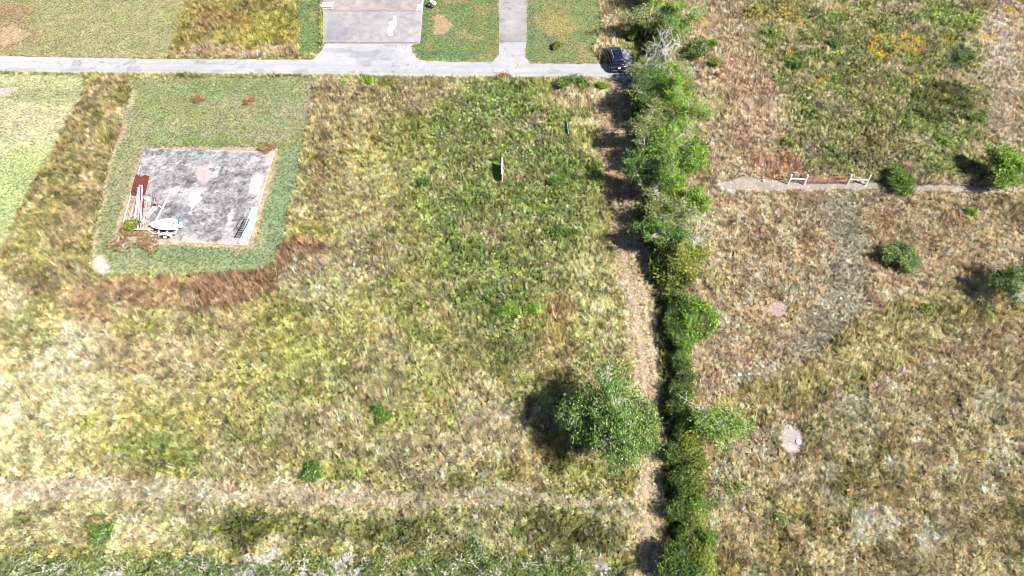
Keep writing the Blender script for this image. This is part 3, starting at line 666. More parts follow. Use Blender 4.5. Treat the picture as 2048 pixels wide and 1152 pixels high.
def woody(name, loc, label, cat, h, rad, pal, seed, group=None, stems=1, per=10, ls=.16, spread=.26, wood='bark', bare=.0, kids=4, levels=3, tr=None, rz=0.0, droop=0.1, amt=.46, voids=17):
    t = empty(name, loc, label, cat, group, rz)
    mb, T = branches(seed, h, rad, stems, tr or max(.03, h*.022), levels, kids)
    T, V, kp = carve(np.array(T), np.array(mb.v), seed, h, rad, voids, amt); mb.v = [tuple(p) for p in V]
    mb.build('trunk' if stems == 1 else 'stems', M[wood], t)
    rs = random.Random(seed+1)
    T2 = [p for p, q in zip(T, kp) if q and rs.random() > bare and p[2] > h*.12]
    if T2: crown_mesh('crown' if stems == 1 else 'foliage', T2, per, spread, ls, pal, seed+2, t, droop)
    return t
def copy_thing(src, loc, label, rz, sc):
    o = src.copy(); C.objects.link(o); o.location = loc; o.rotation_euler = (0,0,rz); o.scale = sc; o['label'] = label
    for ch in src.children:
        c_ = ch.copy(); C.objects.link(c_); c_.parent = o
    return o
HG = 'trees crowded along the hedgerow'
# crown centres as surveyed: px, py, crown centre height, height, radius, palette, bareness, label
hedge = [
 (1312,-10,3.0,5.0,3.0,'D',.15,'dark green hedgerow tree, cut off by the top edge of the picture'),
 (1330,38,2.8,4.6,3.0,'B',.10,'bright green hedgerow tree above the dark blue car, first fully in view'),
 (1300,40,2.4,3.8,2.2,'G',.25,'grey green hedgerow tree with a long dark shadow, just up from the parked car'),
 (1348,82,2.4,4.0,2.2,'D',.12,'small dark green hedgerow tree between the bright one and the bare whitish one'),
 (1328,128,2.6,4.6,2.9,'G',.82,'mostly bare hedgerow tree with whitish branches fanning out beside the parked car'),
 (1302,142,1.8,3.0,1.5,'G',.40,'thin grey green hedgerow tree closest to the right side of the parked car'),
 (1345,172,2.6,4.4,2.8,'B',.08,'full bright green hedgerow tree just below the bare whitish one'),
 (1305,196,2.8,4.8,2.6,'D',.10,'dark hedgerow tree whose shadow covers the end of the gravel patch'),
 (1350,218,2.8,4.6,2.7,'B',.08,'bright hedgerow tree bulging into the pinkish dry field'),
 (1318,246,3.0,5.0,2.9,'G',.35,'tallest hedgerow tree with grey twigs, casting the widest shadow on the track'),
 (1352,284,2.6,4.3,2.4,'B',.10,'leafy hedgerow tree above the one with a fan of white twigs'),
 (1325,312,2.4,4.2,2.4,'G',.50,'hedgerow tree with a fan of white dead twigs in its crown'),
 (1362,342,2.4,4.0,2.4,'B',.08,'bright green hedgerow tree level with the rusty gate'),
 (1325,372,2.6,4.4,2.5,'D',.18,'dark hedgerow tree level with the grey gravel by the gate'),
 (1372,400,2.2,3.7,2.2,'B',.12,'green hedgerow tree reaching into the dry field below the gravel'),
 (1335,428,2.5,4.2,2.3,'G',.30,'half bare hedgerow tree with pale branches below the level of the gate'),
 (1385,470,1.9,3.3,2.1,'G',.62,'very thin pale hedgerow tree spreading over the dry field'),
 (1345,486,2.3,3.9,2.0,'D',.20,'dark narrow hedgerow tree near the lower end of the tall row'),
 (1362,520,1.9,3.2,1.7,'O',.20,'low olive hedgerow tree that ends the tall row')]
PAL = {'D':G_DARK,'B':G_BRIGHT,'G':G_GREY,'O':G_OLIVE}
for i, (px,py,ch,h,rad,pl,br,lb) in enumerate(hedge):
    if 5 < i < 14: h *= 1.22; ch *= 1.18; rad *= .95
    p = P(px-6, py, ch); p.z = 0
    woody('hedgerow_tree', p, lb, 'tree', h, rad, PAL[pl], 200+i*7, HG, per=10 if br < .5 else 6, ls=.165, spread=.23, bare=br, kids=4, levels=3, rz=i*1.3, wood='deadwood' if br > .3 else 'bark')
# lone trees
p = P(1214,848,3.2); p.z = 0
big = woody('broad_tree', p, 'large spreading tree with pale twigs and a big dark shadow beside the dirt track', 'tree', 6.2, 2.8, [(.06,.125,.035),(.09,.18,.05),(.12,.20,.065),(.20,.24,.13)], 907, per=8, ls=.145, spread=.22, bare=.44, amt=.24, voids=11, kids=5, levels=4, tr=.2, wood='palewood')
big.scale = (.84,1.36,1.02)
p = P(1420,836,2.0); p.z = 0
woody('sparse_tree', p, 'sparse half bare tree right of the undergrowth strip, opposite the large spreading tree', 'tree', 3.4, 1.9, G_BRIGHT, 911, per=7, ls=.16, spread=.30, bare=.45, kids=4, levels=3, wood='palewood')
p = P(2025,562,1.6); p.z = 0
woody('thorny_tree', p, 'dark open tree cut by the right edge, in the dry field', 'tree', 3.4, 2.5, [(.04,.08,.025),(.07,.12,.035)], 921, per=8, ls=.15, spread=.26, bare=.3, wood='bark')
p = P(2040,368,1.3); p.z = 0
woody('leafy_tree', p, 'bright green bushy tree at the right edge, right of the rusty gate', 'tree', 2.9, 2.6, G_BRIGHT, 931, per=13, ls=.20, spread=.30, bare=.1)
# the round bush under vines
def dome_bush(name, loc, label, h, rx, ry, pal, seed, grey=0):
    t = empty(name, loc, label, 'bush'); r = random.Random(seed); T = []
    mb = MB()
    for k in range(260):
        a = r.uniform(0,6.283); e = math.asin(r.uniform(.0,1)); rr = r.uniform(.82,1.0)*(1+.12*math.sin(3*a+seed))
        T.append((math.cos(a)*math.cos(e)*rx*rr, math.sin(a)*math.cos(e)*ry*rr, math.sin(e)*h*rr+.1))
        if k % 8 == 0: mb.tube((0,0,0), T[-1], .03, .01, n=4, cap=False)
    mb.build('stems', M['bark'], t); crown_mesh('foliage', T, 24, .20, .17, pal, seed, t, .3); return t
p = P(1386,636,1.0); p.z = 0
dome_bush('vine_bush', p, 'rounded bright green bush smothered in vines, below the tall hedgerow', 2.6, 2.1, 2.3, [(.075,.16,.03),(.11,.20,.04),(.14,.22,.05),(.06,.12,.035)], 71)
p = P(1800,515,.8); p.z = 0
woody('lone_shrub', p, 'grey green domed shrub standing alone in the dry right hand field', 'shrub', 1.7, 1.15, [(.12,.17,.09),(.20,.25,.17),(.08,.14,.04)], 941, stems=6, per=13, ls=.15, spread=.2, kids=4, levels=2, wood='deadwood')
p = P(1800,366,.6); p.z = 0
woody('dark_shrub', p, 'dark green shrub just right of the last white gate post', 'shrub', 1.2, 1.05, G_DARK, 951, stems=5, per=14, ls=.15, spread=.22, kids=4, levels=2)
# undergrowth along the lower fence line
UG = 'shrubs of the undergrowth strip beside the track'
protos = []
for i, pl in enumerate((G_OLIVE, G_DARK, G_BRIGHT, [(.16,.20,.05),(.10,.17,.04)])):
    p = P(1400, 2200+i*200); 
    protos.append((pl, i))
ug = [(1368,566,1.3,1.3,1),(1352,600,1.4,1.2,1),(1344,634,1.2,1.1,0),(1352,668,1.3,1.2,1),(1362,696,1.4,1.2,2),(1358,724,1.0,1.0,0),(1366,752,1.1,1.0,0),(1352,778,1.1,1.1,1),(1372,800,1.2,1.0,3),(1350,815,1.1,1.2,1),(1372,846,1.3,1.1,1),
      (1358,872,1.0,1.0,1),(1384,890,1.3,1.1,3),(1362,915,1.2,1.1,1),(1388,932,1.1,.9,0),(1364,955,1.2,1.1,1),(1384,975,1.2,1.0,0),(1362,996,1.3,1.1,1),(1388,1012,1.3,1.0,2),(1366,1034,1.2,1.1,1),(1386,1050,1.2,1.0,3),
      (1408,1080,1.5,.9,2),(1364,1074,1.2,1.0,1),(1392,1100,1.1,1.0,0),(1356,1112,1.6,1.1,1),(1376,1136,1.3,1.1,1),(1404,1130,1.2,1.0,3),(1352,1150,1.8,1.2,1),(1390,1160,1.4,1.1,2)]
shade = {0:'olive',1:'dark green',2:'bright green',3:'yellow green'}
spots_ = ['at the top of the strip, left of the round vine bush','left of the round vine bush, in its shade','below the vine bush shadow','just under the round vine bush','right under the lower tip of the vine bush','in the gap below the vine bush','where the strip is thinnest','above the large tree, by the track edge','above the sparse tree, on the field side',
 'between the large tree and the sparse tree','left of the green patch of the sparse tree','just below the shade between the two trees','below the sparse tree, on the field side','beside the narrow track below the large tree','with yellowish tips below the sparse tree','by the track, a little below the large tree','on the field side, a little below the sparse tree',
 'on the track side, midway down the lower strip','on the field side, midway down the lower strip','on the track side above the protruding round shrub','on the field side above the protruding round shrub','rounded and protruding into the dry field near the bottom edge','on the track side, level with the protruding round shrub','under the protruding round shrub','tall, with a dark shadow on the track near the bottom edge',
 'in the middle of the strip near the bottom edge','on the field side near the bottom edge','cut by the bottom edge, beside the track','cut by the bottom edge, on the field side']
first = {}
for i, (px,py,h,rad,pl) in enumerate(ug):
    rad *= .74; h *= 1.25
    if px < 1373 and pl != 2: pl = 1  # darkest leaves on the track side paint in the strip's shaded half
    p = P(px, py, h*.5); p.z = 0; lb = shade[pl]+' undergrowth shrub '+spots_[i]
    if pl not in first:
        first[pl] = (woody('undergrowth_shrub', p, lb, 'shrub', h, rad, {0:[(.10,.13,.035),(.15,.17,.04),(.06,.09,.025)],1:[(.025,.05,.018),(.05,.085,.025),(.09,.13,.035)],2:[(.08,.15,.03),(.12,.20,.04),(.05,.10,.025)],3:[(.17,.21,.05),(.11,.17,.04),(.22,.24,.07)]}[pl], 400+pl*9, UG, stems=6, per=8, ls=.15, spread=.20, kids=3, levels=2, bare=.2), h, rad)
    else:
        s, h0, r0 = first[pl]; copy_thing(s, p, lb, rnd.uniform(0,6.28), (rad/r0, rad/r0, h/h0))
us = [(1292,196,'level with the end of the gravel patch'),(1298,236,'where the hedge shadow is widest on the track'),(1296,276,'level with the culvert pipe'),(1302,316,'a little above the level of the wooden board'),(1304,352,'level with the gate'),(1312,392,'just below the level of the gate'),(1318,430,'beside the pale stretch of the track'),(1326,470,'facing the lone shrub across the hedge'),(1334,506,'near the end of the tall trees'),(1342,540,'under the last tall tree'),(1380,110,'on the field side, below the bare whitish tree top'),(1392,320,'field side, left of the gate gravel')]
for i,(px,py,w_) in enumerate(us):
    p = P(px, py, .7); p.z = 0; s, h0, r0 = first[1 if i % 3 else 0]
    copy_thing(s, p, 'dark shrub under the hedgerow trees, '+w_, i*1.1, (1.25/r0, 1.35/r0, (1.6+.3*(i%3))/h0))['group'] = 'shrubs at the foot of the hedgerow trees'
# small shrubs and saplings in the fields
SG = 'small shrubs growing in the rough grass'
sm = [(1024,622,.9,.75,'B','bright green sapling with a black shadow, left of an orange brown grass patch'),
      (1067,618,.7,.45,'B','small green sapling above the orange brown grass patch'),
      (628,942,.9,.7,'D','small green shrub alone in the dry grass above the pale mown strip'),
      (765,832,.7,.6,'D','small green weed bush left of the big tree, in the middle field'),
      (200,1070,.6,.9,'D','low leafy shrub in straw near the bottom left corner'),
      (738,160,.6,.7,'B','lime green bush just below the wide concrete apron and road'),
      (848,366,.7,.8,'D','dark green bush left of the upright wooden board'),
      (1112,364,.8,.65,'D','blue green bush right of the upright wooden board'),
      (1130,162,1.3,1.2,'D','spiky green bush below the road, left of the parked car'),
      (1168,168,.8,.8,'D','smaller dark bush between the spiky bush and the track'),
      (1205,172,.6,.5,'B','little green bush next to the gravel patch'),
      (1114,90,.7,.6,'O','round grey green bush on the lawn right of the narrow driveway'),
      (1262,72,1.0,.7,'B','bright green shrub at the foot of the hedgerow just above the car'),
      (1115,468,.8,.8,'D','green sapling below the weed patch near the track'),
      (1140,468,.6,.5,'D','small dark sapling nearest the track in the middle field'),
      (1424,88,.8,.7,'B','green bush in the dry field level with the parked car'),
      (1430,125,.8,.8,'O','olive bush with dark left side, below the one level with the car'),
      (1590,130,1.0,1.0,'D','dark green bush on the left side of the upper right weed patch'),
      (1668,88,.8,.8,'D','blue green bush deep in the upper right weed patch'),
      (1925,116,1.0,1.2,'D','dark green bush on the right side of the upper right weed patch'),
      (1545,68,.8,1.0,'B','green bush at the upper left corner of the upper right weed patch'),
      (1575,285,.7,.8,'O','olive bush above the left end of the gate'),
      (1888,285,.6,.8,'B','light green bush above the right end of the gate line'),
      (1955,238,.8,.8,'D','dark bush where the weed patch meets pale straw near the right edge'),
      (1942,425,.4,.4,'B','tiny green bush in the dry field below the right hand tree'),
      (1856,622,.5,.7,'O','low olive clump with a black shadow in the dry field'),
      (1965,615,.7,.8,'G','grey twiggy clump left of the dark open tree'),
      (1562,1042,.4,.4,'G','tiny blue grey weed in the lower right field'),
      (1470,975,.6,.8,'G','greyish straggly weed right of the undergrowth strip'),
      (262,452,.9,.7,'O','green shrub growing at the lower end of the pipe pile'),
      (684,170,.6,.7,'G','pale blue green weed clump below the apron corner'),
      (1000,622,.6,.5,'D','smaller green sapling to the left of the bright one')]
for i,(px,py,h,rad,pl,lb) in enumerate(sm):
    p = P(px, py, h*.5); p.z = 0.09 if 'pipe pile' in lb else 0
    rad *= .8
    woody('field_shrub', p, lb, 'shrub', h, rad, PAL[pl], 600+i*5, SG, stems=4, per=8, ls=.15, spread=.14, kids=3, levels=2, rz=i*.7)
# bottom edge thicket
BG = 'bushes along the ditch at the bottom edge'
bt = [(40,1132,'D'),(110,1142,'D'),(180,1128,'B'),(250,1146,'G'),(330,1138,'G'),(420,1146,'D'),(560,1150,'G'),(620,1140,'B'),(760,1146,'G'),(840,1138,'B'),(905,1146,'D'),(970,1136,'D'),(1040,1148,'B'),(1110,1128,'D'),(1160,1142,'B')]
bl = ['leftmost dark bush of the bottom thicket','second dark bush from the left corner','light green bush right of the left corner','grey green bush before the first white twigs','grey green bush beside the first white twigs','dark bush between white twig heaps','pale bush under the dark grass patch','lime green bush between twig heaps','pale bush beside the third twig heap','lime bush at the bottom middle','dark bush right of the lime one at bottom middle','dark bush below the white bucket spot','green bush right of the white litter','dark bush left of the dead wood near the track','green bush by the dead wood near the track']
for i,(px,py,pl) in enumerate(bt):
    p = P(px, py, .4); p.z = 0
    woody('ditch_bush', p, bl[i], 'bush', .6+.15*(i%3), 1.0+.25*(i%2), [(.11,.16,.05),(.16,.20,.07),(.07,.11,.035),(.18,.20,.10)] if pl != 'D' else [(.10,.15,.07),(.16,.20,.11),(.06,.10,.04)], 760+i*5, BG, stems=5, per=6, ls=.14, spread=.2, kids=3, levels=2, rz=i)
tw = [(215,1138,'white twiggy brush heap nearest the bottom left'),(385,1140,'white twiggy brush heap below the first dark grass patch'),(500,1144,'wide white brush heap at the bottom edge'),(535,1138,'white brush heap left of the lime bush'),(660,1146,'pale brush heap right of the lime bush'),(690,1142,'pale brush heap at the bottom edge left of middle'),(1020,1146,'grey brush heap at the bottom edge right of middle'),(1180,1148,'grey brush heap by the track at the bottom')]
for i,(px,py,lb) in enumerate(tw):
    p = P(px, py, .3); p.z = 0
    t = empty('brush_heap', p, lb, 'brush', 'bleached brush heaps along the bottom edge', i*.9); mb, T = branches(860+i, .45, 1.3, 6, .03, 3, 3, twig=.014); mb.build('twigs', M['brush'], t)
# dead brush against the pad and dead clumps
for i,(px,py,h,rad,lb) in enumerate([(258,482,.7,1.3,'grey brown dead brush at the lower left corner of the pad'),(300,484,.5,1.0,'flattened dead brush under the white trailer tongue'),(535,298,.4,.5,'small dead twiggy clump at the upper right corner of the pad'),(398,199,.35,.55,'dark brown dead clump on the mown yard'),(498,202,.25,.5,'pinkish dead clump on the mown yard, right of the dark one'),(1008,153,.35,.5,'dead brown clump on the lower edge of the road')]):
    p = P(px, py, h*.3); p.z = 0
    woody('dead_brush', p, lb, 'brush', h, rad, BROWN, 880+i*3, 'dead brown brush clumps', stems=6, per=9, ls=.12, spread=.16, wood='bark', kids=3, levels=2)

# ------------------------------------------------------------------ car
def build_car():
    rear = P(1237,148); hd = Vector((-.105,1,0)).normalized()
    ctr = rear+hd*2.32
    t = empty('parked_car', ctr+Vector((0,0,.012)), 'dark blue car with silver roof rails parked where the road meets the hedgerow', 'car', None, math.atan2(-hd.x, hd.y))
    L, W = 4.6, 1.88
    def ring(y, hw, z0, z1, cr=.10, n=4, taper=.0):
        pts = []
        for sx, sz, a0 in ((1,1,0),(-1,1,90),(-1,-1,180),(1,-1,270)):
            for i in range(n+1):
                a = R(a0+90*i/n); cx = sx*(hw-cr); cz = (z1-cr) if sz > 0 else (z0+cr)
                px_ = cx+cr*math.cos(a); pz_ = cz+cr*math.sin(a)
                pts.append(Vector((px_*(1-taper*max(0,(pz_-z0)/(z1-z0)-.6)), y, pz_)))
        return pts
    st = [(-2.30,.74,.42,.78),(-2.27,.84,.34,.92),(-2.15,.91,.28,1.02),(-1.8,.935,.24,1.05),(-1.0,.94,.22,1.04),(0,.94,.22,1.03),(.9,.94,.22,1.03),(1.15,.935,.22,1.02),(1.5,.925,.24,.97),(1.9,.90,.26,.90),(2.15,.82,.30,.82),(2.27,.68,.36,.72),(2.31,.52,.42,.64)]
    mb = MB(); mb.loft([ring(y,hw,a,b) for y,hw,a,b in st]); body = mb.build('body', M['carpaint'], t, True)
    g = [(-2.10,.80,1.0,1.06),(-1.86,.80,1.0,1.38),(-1.62,.78,1.0,1.60),(-.6,.78,1.0,1.655),(.1,.78,1.0,1.64),(.45,.78,1.0,1.58),(.95,.79,1.0,1.24),(1.25,.80,1.0,1.06)]
    mb = MB(); mb.loft([ring(y,hw,a,b,.03+.06*(b-1.0),4,.18) for y,hw,a,b in g]); mb.build('windows', M['carglass'], t, True)
    mb = MB(); rf = []
    for y,hw,z in [(-1.78,.60,1.50),(-1.62,.66,1.615),(-.6,.68,1.675),(.1,.67,1.66),(.44,.62,1.60)]:
        rf.append([Vector((-hw,y,z-.04)),Vector((hw,y,z-.04)),Vector((hw-.04,y,z)),Vector((hw*.4,y,z+.018)),Vector((-hw*.4,y,z+.018)),Vector((-hw+.04,y,z))])
    mb.loft(rf); roof = mb.build('roof', M['carpaint'], t, True)
    mb = MB().box((0,-.35,1.700),(.86,1.15,.012),bev=.004); mb.build('sunroof', M['carglass'], roof)
    for s in (-1,1):
        mb = MB(); mb.tube((s*.60,-1.42,1.70),(s*.62,.28,1.70),.026); mb.tube((s*.60,-1.40,1.60),(s*.60,-1.40,1.70),.02); mb.tube((s*.62,.26,1.60),(s*.62,.26,1.70),.02); mb.build('roof_rail', M['chrome'], t)
        mb = MB(); mb.box((s*1.03,.86,1.08),(.20,.12,.15),bev=.03); mb.bar((s*.92,.88,1.04),(s*1.0,.88,1.06),.05,.04); mb.build('mirror', M['carpaint'], t)
        MB().box((s*.70,-2.235,.90),(.30,.08,.14),rz=s*.22,bev=.02).build('tail_light', M['lampred'], t)
        MB().box((s*.68,2.13,.74),(.34,.12,.12),rz=-s*.5,bev=.02).build('headlight', M['lampclear'], t)
        for yy in (-1.42,1.40):
            mb = MB(); mb.tube((s*.74,yy,.34),(s*.95,yy,.34),.34,n=20); w = mb.build('wheel', M['rubber'], t)
            MB().tube((s*.945,yy,.34),(s*.965,yy,.34),.21,n=16).build('rim', M['chrome'], w)
        mb = MB(); mb.bar((s*.80,-1.9,1.09),(s*.72,-1.55,1.585),.07,.03); mb.build('rear_pillar', M['carpaint'], t)
    MB().box((0,-2.325,.83),(.36,.02,.17),bev=.004).build('number_plate', M['white'], t)
    mb = MB(); mb.box((0,-2.26,.48),(1.62,.16,.18),bev=.05); mb.build('rear_bumper', M['black'], t)
    mb = MB(); mb.box((0,-1.86,1.575),(1.18,.26,.035),bev=.012); mb.build('rear_spoiler', M['carpaint'], t)
    mb = MB(); mb.box((0,2.30,.55),(.9,.05,.16),bev=.02); mb.build('grille', M['black'], t)
    mb = MB(); mb.tube((.1,-2.16,1.12),(.42,-2.06,1.26),.012); mb.build('rear_wiper', M['black'], t)
build_car()
# ------------------------------------------------------------------ gate
def build_gate():
    pb = [(1576,368),(1608,369),(1694,369),(1731,370)]; W = [P(a,b) for a,b in pb]; hgt = 1.35
    lab = ['white gate post furthest left, throwing a long black shadow on the gravel','white gate post hinged to the left end of the rusty gate','white gate post at the right end of the rusty gate','white gate post furthest right, among the weeds']
    for i, p in enumerate(W):
        t = empty('gate_post', p, lab[i], 'post', 'white gate posts')
        MB().tube((0,0,-.2),(0,0,hgt),.085,n=14).build('shaft', M['white'], t, False)
        MB().tube((0,0,hgt),(0,0,hgt+.03),.095,n=14).build('cap', M['white'], t)
    for a, b, lb in ((0,1,'white horizontal rail between the two left gate posts'),(2,3,'white horizontal rail between the two right gate posts')):
        p, q = W[a], W[b]; o = p.copy()
        t = empty('fence_rail', o, lb, 'rail', 'white rails beside the gate'); d = q-p; n = d.normalized()*.09
        MB().tube(n+Vector((0,0,.78)), d-n+Vector((0,0,.78)), .05, n=10).build('rail', M['white'], t)
        MB().tube(n+Vector((0,0,.74)), n*2+Vector((0,0,.74)), .065, n=8).build('bracket', M['white'], t)
        MB().tube(d-n*2+Vector((0,0,.74)), d-n+Vector((0,0,.74)), .065, n=8).build('bracket', M['white'], t)
    p = P(1588,368); t = empty('leaning_stake', p, 'thin orange tipped stake leaning against the left white rail', 'stake')
    MB().tube((0,0,0),(.3,.35,1.2),.025).build('pole', M['offwhite'], t); MB().tube((.3,.35,1.2),(.36,.42,1.45),.028).build('tip', M['orange'], t)
    p, q = W[1]+Vector((.12,0,0)), W[2]-Vector((.12,0,0)); d = q-p
    t = empty('pipe_gate', p, 'rusty red farm gate of horizontal pipes between white posts', 'gate')
    for i in range(6): MB().tube(Vector((.06,0,.22+i*.19)), d+Vector((-.06,0,.22+i*.19)), .028, n=8).build('bar', M['rustgate'], t)
    for f in (0,.5,1): 
        o = d*f; o.x += .03*(1-2*f); MB().tube(o+Vector((0,0,.12)), o+Vector((0,0,1.26)), .034, n=8).build('upright', M['rustgate'], t)
build_gate()
# upright board
def build_board():
    a = P(1004,368,0); b = P(1004.5,334,0)
    t = empty('wooden_board', a, 'tall weathered plywood board standing on edge in the weeds', 'board'); d = b-a
    MB().bar(Vector((0,.1,.75)), Vector((d.x,d.y,.75)), .05, 1.15).build('panel', M['wood'], t)
    MB().bar(Vector((0,.1,1.36)), Vector((d.x,d.y,1.36)), .11, .06).build('top_rail', M['offwhite'], t)
    for f in (.05,.98): MB().box((.07+d.x*f, d.y*f, .68), (.09,.09,1.36)).build('post', M['wood'], t)
build_board()
# culvert pipe
def build_pipe():
    a = P(1137,272,.2); b = P(1133,243,.2); t = empty('culvert_pipe', (a.x,a.y,0), 'short dark plastic pipe lying in the weeds near the track', 'pipe')
    d = Vector((b.x-a.x,b.y-a.y,0)); mb = MB(); mb.tube((0,0,.30), d+Vector((0,0,.34)), .15, n=14)
    o = mb.build('barrel', M['darkpipe'], t)
    for k in range(8):
        f = .06+.88*k/7; q = d*f; n_ = d.normalized()*.04; MB().tube(q-n_+Vector((0,0,.30+.04*f)), q+n_+Vector((0,0,.30+.04*f)), .175, n=14).build('rib', M['darkpipe'], t)
    MB().bar(Vector((.0,0,.47)), d+Vector((0,0,.51)), .05, .03).build('seam', M['chrome'], t)
build_pipe()
# black rack under the big tree
def build_rack():
    p = P(1294,866); t = empty('black_rack', p, 'black steel frame standing at the track edge, half hidden under the large tree', 'rack')
    mb = MB()
    for s in (-.35,.35):
        for yy in (-.9,.9): MB().bar((s,yy,0),(s,yy,1.1),.07,.07).build('leg', M['black'], t)
    for zz in (.35,1.1):
        for s in (-.35,.35): mb.bar((s,-.9,zz),(s,.9,zz),.06,.06)
        for yy in (-.9,-.3,.3,.9): mb.bar((-.35,yy,zz),(.35,yy,zz),.05,.05)
    mb.build('frame', M['black'], t)
    for s in (-.2,.0,.2): MB().bar((s,-.88,1.15),(s,.88,1.15),.08,.03).build('slat', M['black'], t)
build_rack()
# stakes and lid on the bare ground
def stake(px, py, lb, h, lean):
    p = P(px, py); t = empty('survey_stake', p, lb, 'stake', 'thin stakes on bare ground'); MB().tube((0,0,0),(lean[0],lean[1],h),.022,.018).build('pole', M['offwhite'], t); MB().box((lean[0],lean[1],h+.01),(.06,.06,.03)).build('cap', M['white'], t)
stake(1593,890,'thin stake on the round bare patch beside the white cover', .75, (.02,.02))
stake(1566,621,'thin stake on the small bare patch level with the vine bush', .7, (.05,-.1))
t = empty('round_lid', P(1597,885), 'round white cover on the bare patch beside a thin stake', 'cover')
mb = MB(); mb.tube((0,0,0),(0,0,.10),.21,.20,n=20); mb.build('disc', M['white'], t); MB().tube((0,0,.10),(0,0,.13),.06,n=10).build('knob', M['white'], t)
t = empty('white_bucket', P(1061,1116), 'white bucket lying in the weeds near the bottom edge', 'bucket')
mb = MB(); mb.tube((0,0,.14),(.05,.34,.16),.13,.15,n=14); mb.build('shell', M['white'], t); MB().tube((.05,.33,.16),(.055,.36,.16),.165,n=14).build('rim', M['white'], t)
# stones
SL = [(1525,733,.16,'bright white stone right of two others on the grey sparse ground'),(1478,750,.16,'white stone furthest left on the grey sparse ground'),(1498,748,.11,'small white stone in the middle of the grey sparse ground'),(1751,583,.13,'white stone at the edge of the grey strip below the lone shrub'),(1681,597,.12,'small pale stone in the grey strip'),
      (1580,856,.10,'pale stone just above the large round bare patch'),(1527,362,.16,'white stone on the gravel left of the gate'),(1866,587,.09,'small pale stone under the lone shrub, to its right'),(427,169,.08,'tiny white stone on the yard above the dark dead clump'),(490,177,.08,'tiny white stone on the yard above the pinkish dead clump'),(1992,1028,.09,'small pale stone near the right bottom corner')]
for i,(px,py,r_,lb) in enumerate(SL):
    rs = random.Random(50+i); p = P(px,py)
    mb = MB(); rings = []
    for k in range(6):
        e = -math.pi/2+math.pi*k/5; rings.append([Vector((math.cos(a)*math.cos(e)*r_*rs.uniform(.8,1.2)*1.2+.001*math.cos(a), math.sin(a)*math.cos(e)*r_*rs.uniform(.8,1.2)+.001*math.sin(a), r_*.5+math.sin(e)*r_*.6)) for a in [6.283*j/9 for j in range(9)]])
    mb.loft(rings); o = mb.build('stone', M['stone'], None, True); o.location = p; tag(o, lb, 'stone', 'pale stones')
# things at the top edge
p = P(655,10,.4); t = empty('white_crate', (p.x,p.y,.05), 'white slatted crate on the left corner of the wide concrete apron', 'crate')
for k in range(5): MB().box((0,-.45+k*.22,.42),(1.5,.12,.03)).build('slat', M['white'], t)
mb = MB()
for s in (-.68,.68): mb.bar((s,-.5,.38),(s,.5,.38),.08,.06); mb.bar((s,-.5,0.0),(s,-.5,.38),.08,.08); mb.bar((s,.5,0.0),(s,.5,.38),.08,.08)
mb.bar((-.68,-.53,.2),(.68,-.53,.2),.04,.12); mb.build('frame', M['offwhite'], t)
p = P(862,8,.3); t = empty('litter_pile', (p.x,p.y,0), 'black and white bags dumped beside the wide concrete apron', 'bags')
def bag(o, r_, m, sd, nm):
    rs = random.Random(sd); mb = MB(); rings = []
    for k in range(7):
        e = -math.pi/2+math.pi*k/6; rings.append([Vector((o[0]+math.cos(a)*(math.cos(e)*r_*rs.uniform(.75,1.15)+.002), o[1]+math.sin(a)*(math.cos(e)*r_*rs.uniform(.75,1.15)+.002), o[2]+r_*.6+math.sin(e)*r_*.7)) for a in [6.283*j/10 for j in range(10)]])
    mb.loft(rings); mb.build(nm, m, t, True)
bag((-.35,-.15,0),.36,M['black'],1,'black_bag'); bag((.1,-.4,0),.32,M['black'],2,'black_bag'); bag((.3,.35,0),.38,M['white'],3,'white_bag'); bag((.0,.7,0),.28,M['white'],4,'white_bag')

# ------------------------------------------------------------------ pile on the left of the pad
ZP = 0.09
def length(name, cat, px0, py0, px1, py1, z0, z1, w, h, m, lb, group=None, rnd_=False, part='shaft'):
    a = P(px0,py0,z0); b = P(px1,py1,z1); t = empty(name, (a.x,a.y,ZP), lb, cat, group); d = Vector((b.x-a.x, b.y-a.y, 0))
    A = Vector((0,0,z0-ZP)); B = d+Vector((0,0,z1-ZP))
    if rnd_: MB().tube(A, B, w/2, n=10).build('tube', m, t); n_ = (B-A).normalized()*.03; MB().tube(A-n_, A+n_, w/2+.012, n=10).build('end_collar', m, t)
    else:
        up = Vector((0,0,h/2))     # channel section: web and two flanges
        MB().bar(A, B, w*.9, .015).build('web', m, t); sd = (B-A).normalized().cross(Vector((0,0,1)))*w/2
        MB().bar(A+sd+up*0, B+sd, .02, h).build('flange', m, t); MB().bar(A-sd, B-sd, .02, h).build('flange', m, t)
rb = [(274,349,264,388),(278,351,268,389),(282,354,271,390),(286,352,276,391),(290,350,280,392),(294,351,284,391),(297,352,288,389)]
rl = ['outermost red steel channel, at the left edge of the pad','second red channel from the left edge of the pad','red channel set slightly lower than its left neighbour','middle red channel of the bundle under the tips of the white poles','red channel just right of the white pole tips','red channel second from the right in the bundle','rightmost dark red channel of the bundle']
for i,q in enumerate(rb): length('steel_channel','steel channel',*q,.22+.05*(i%2),.22+.05*(i%2),.17,.10,M['rust'],rl[i],'dark red steel channels')
order = ['first','second','third','fourth','fifth','sixth','seventh','eighth','ninth','tenth','eleventh','twelfth','thirteenth','fourteenth']
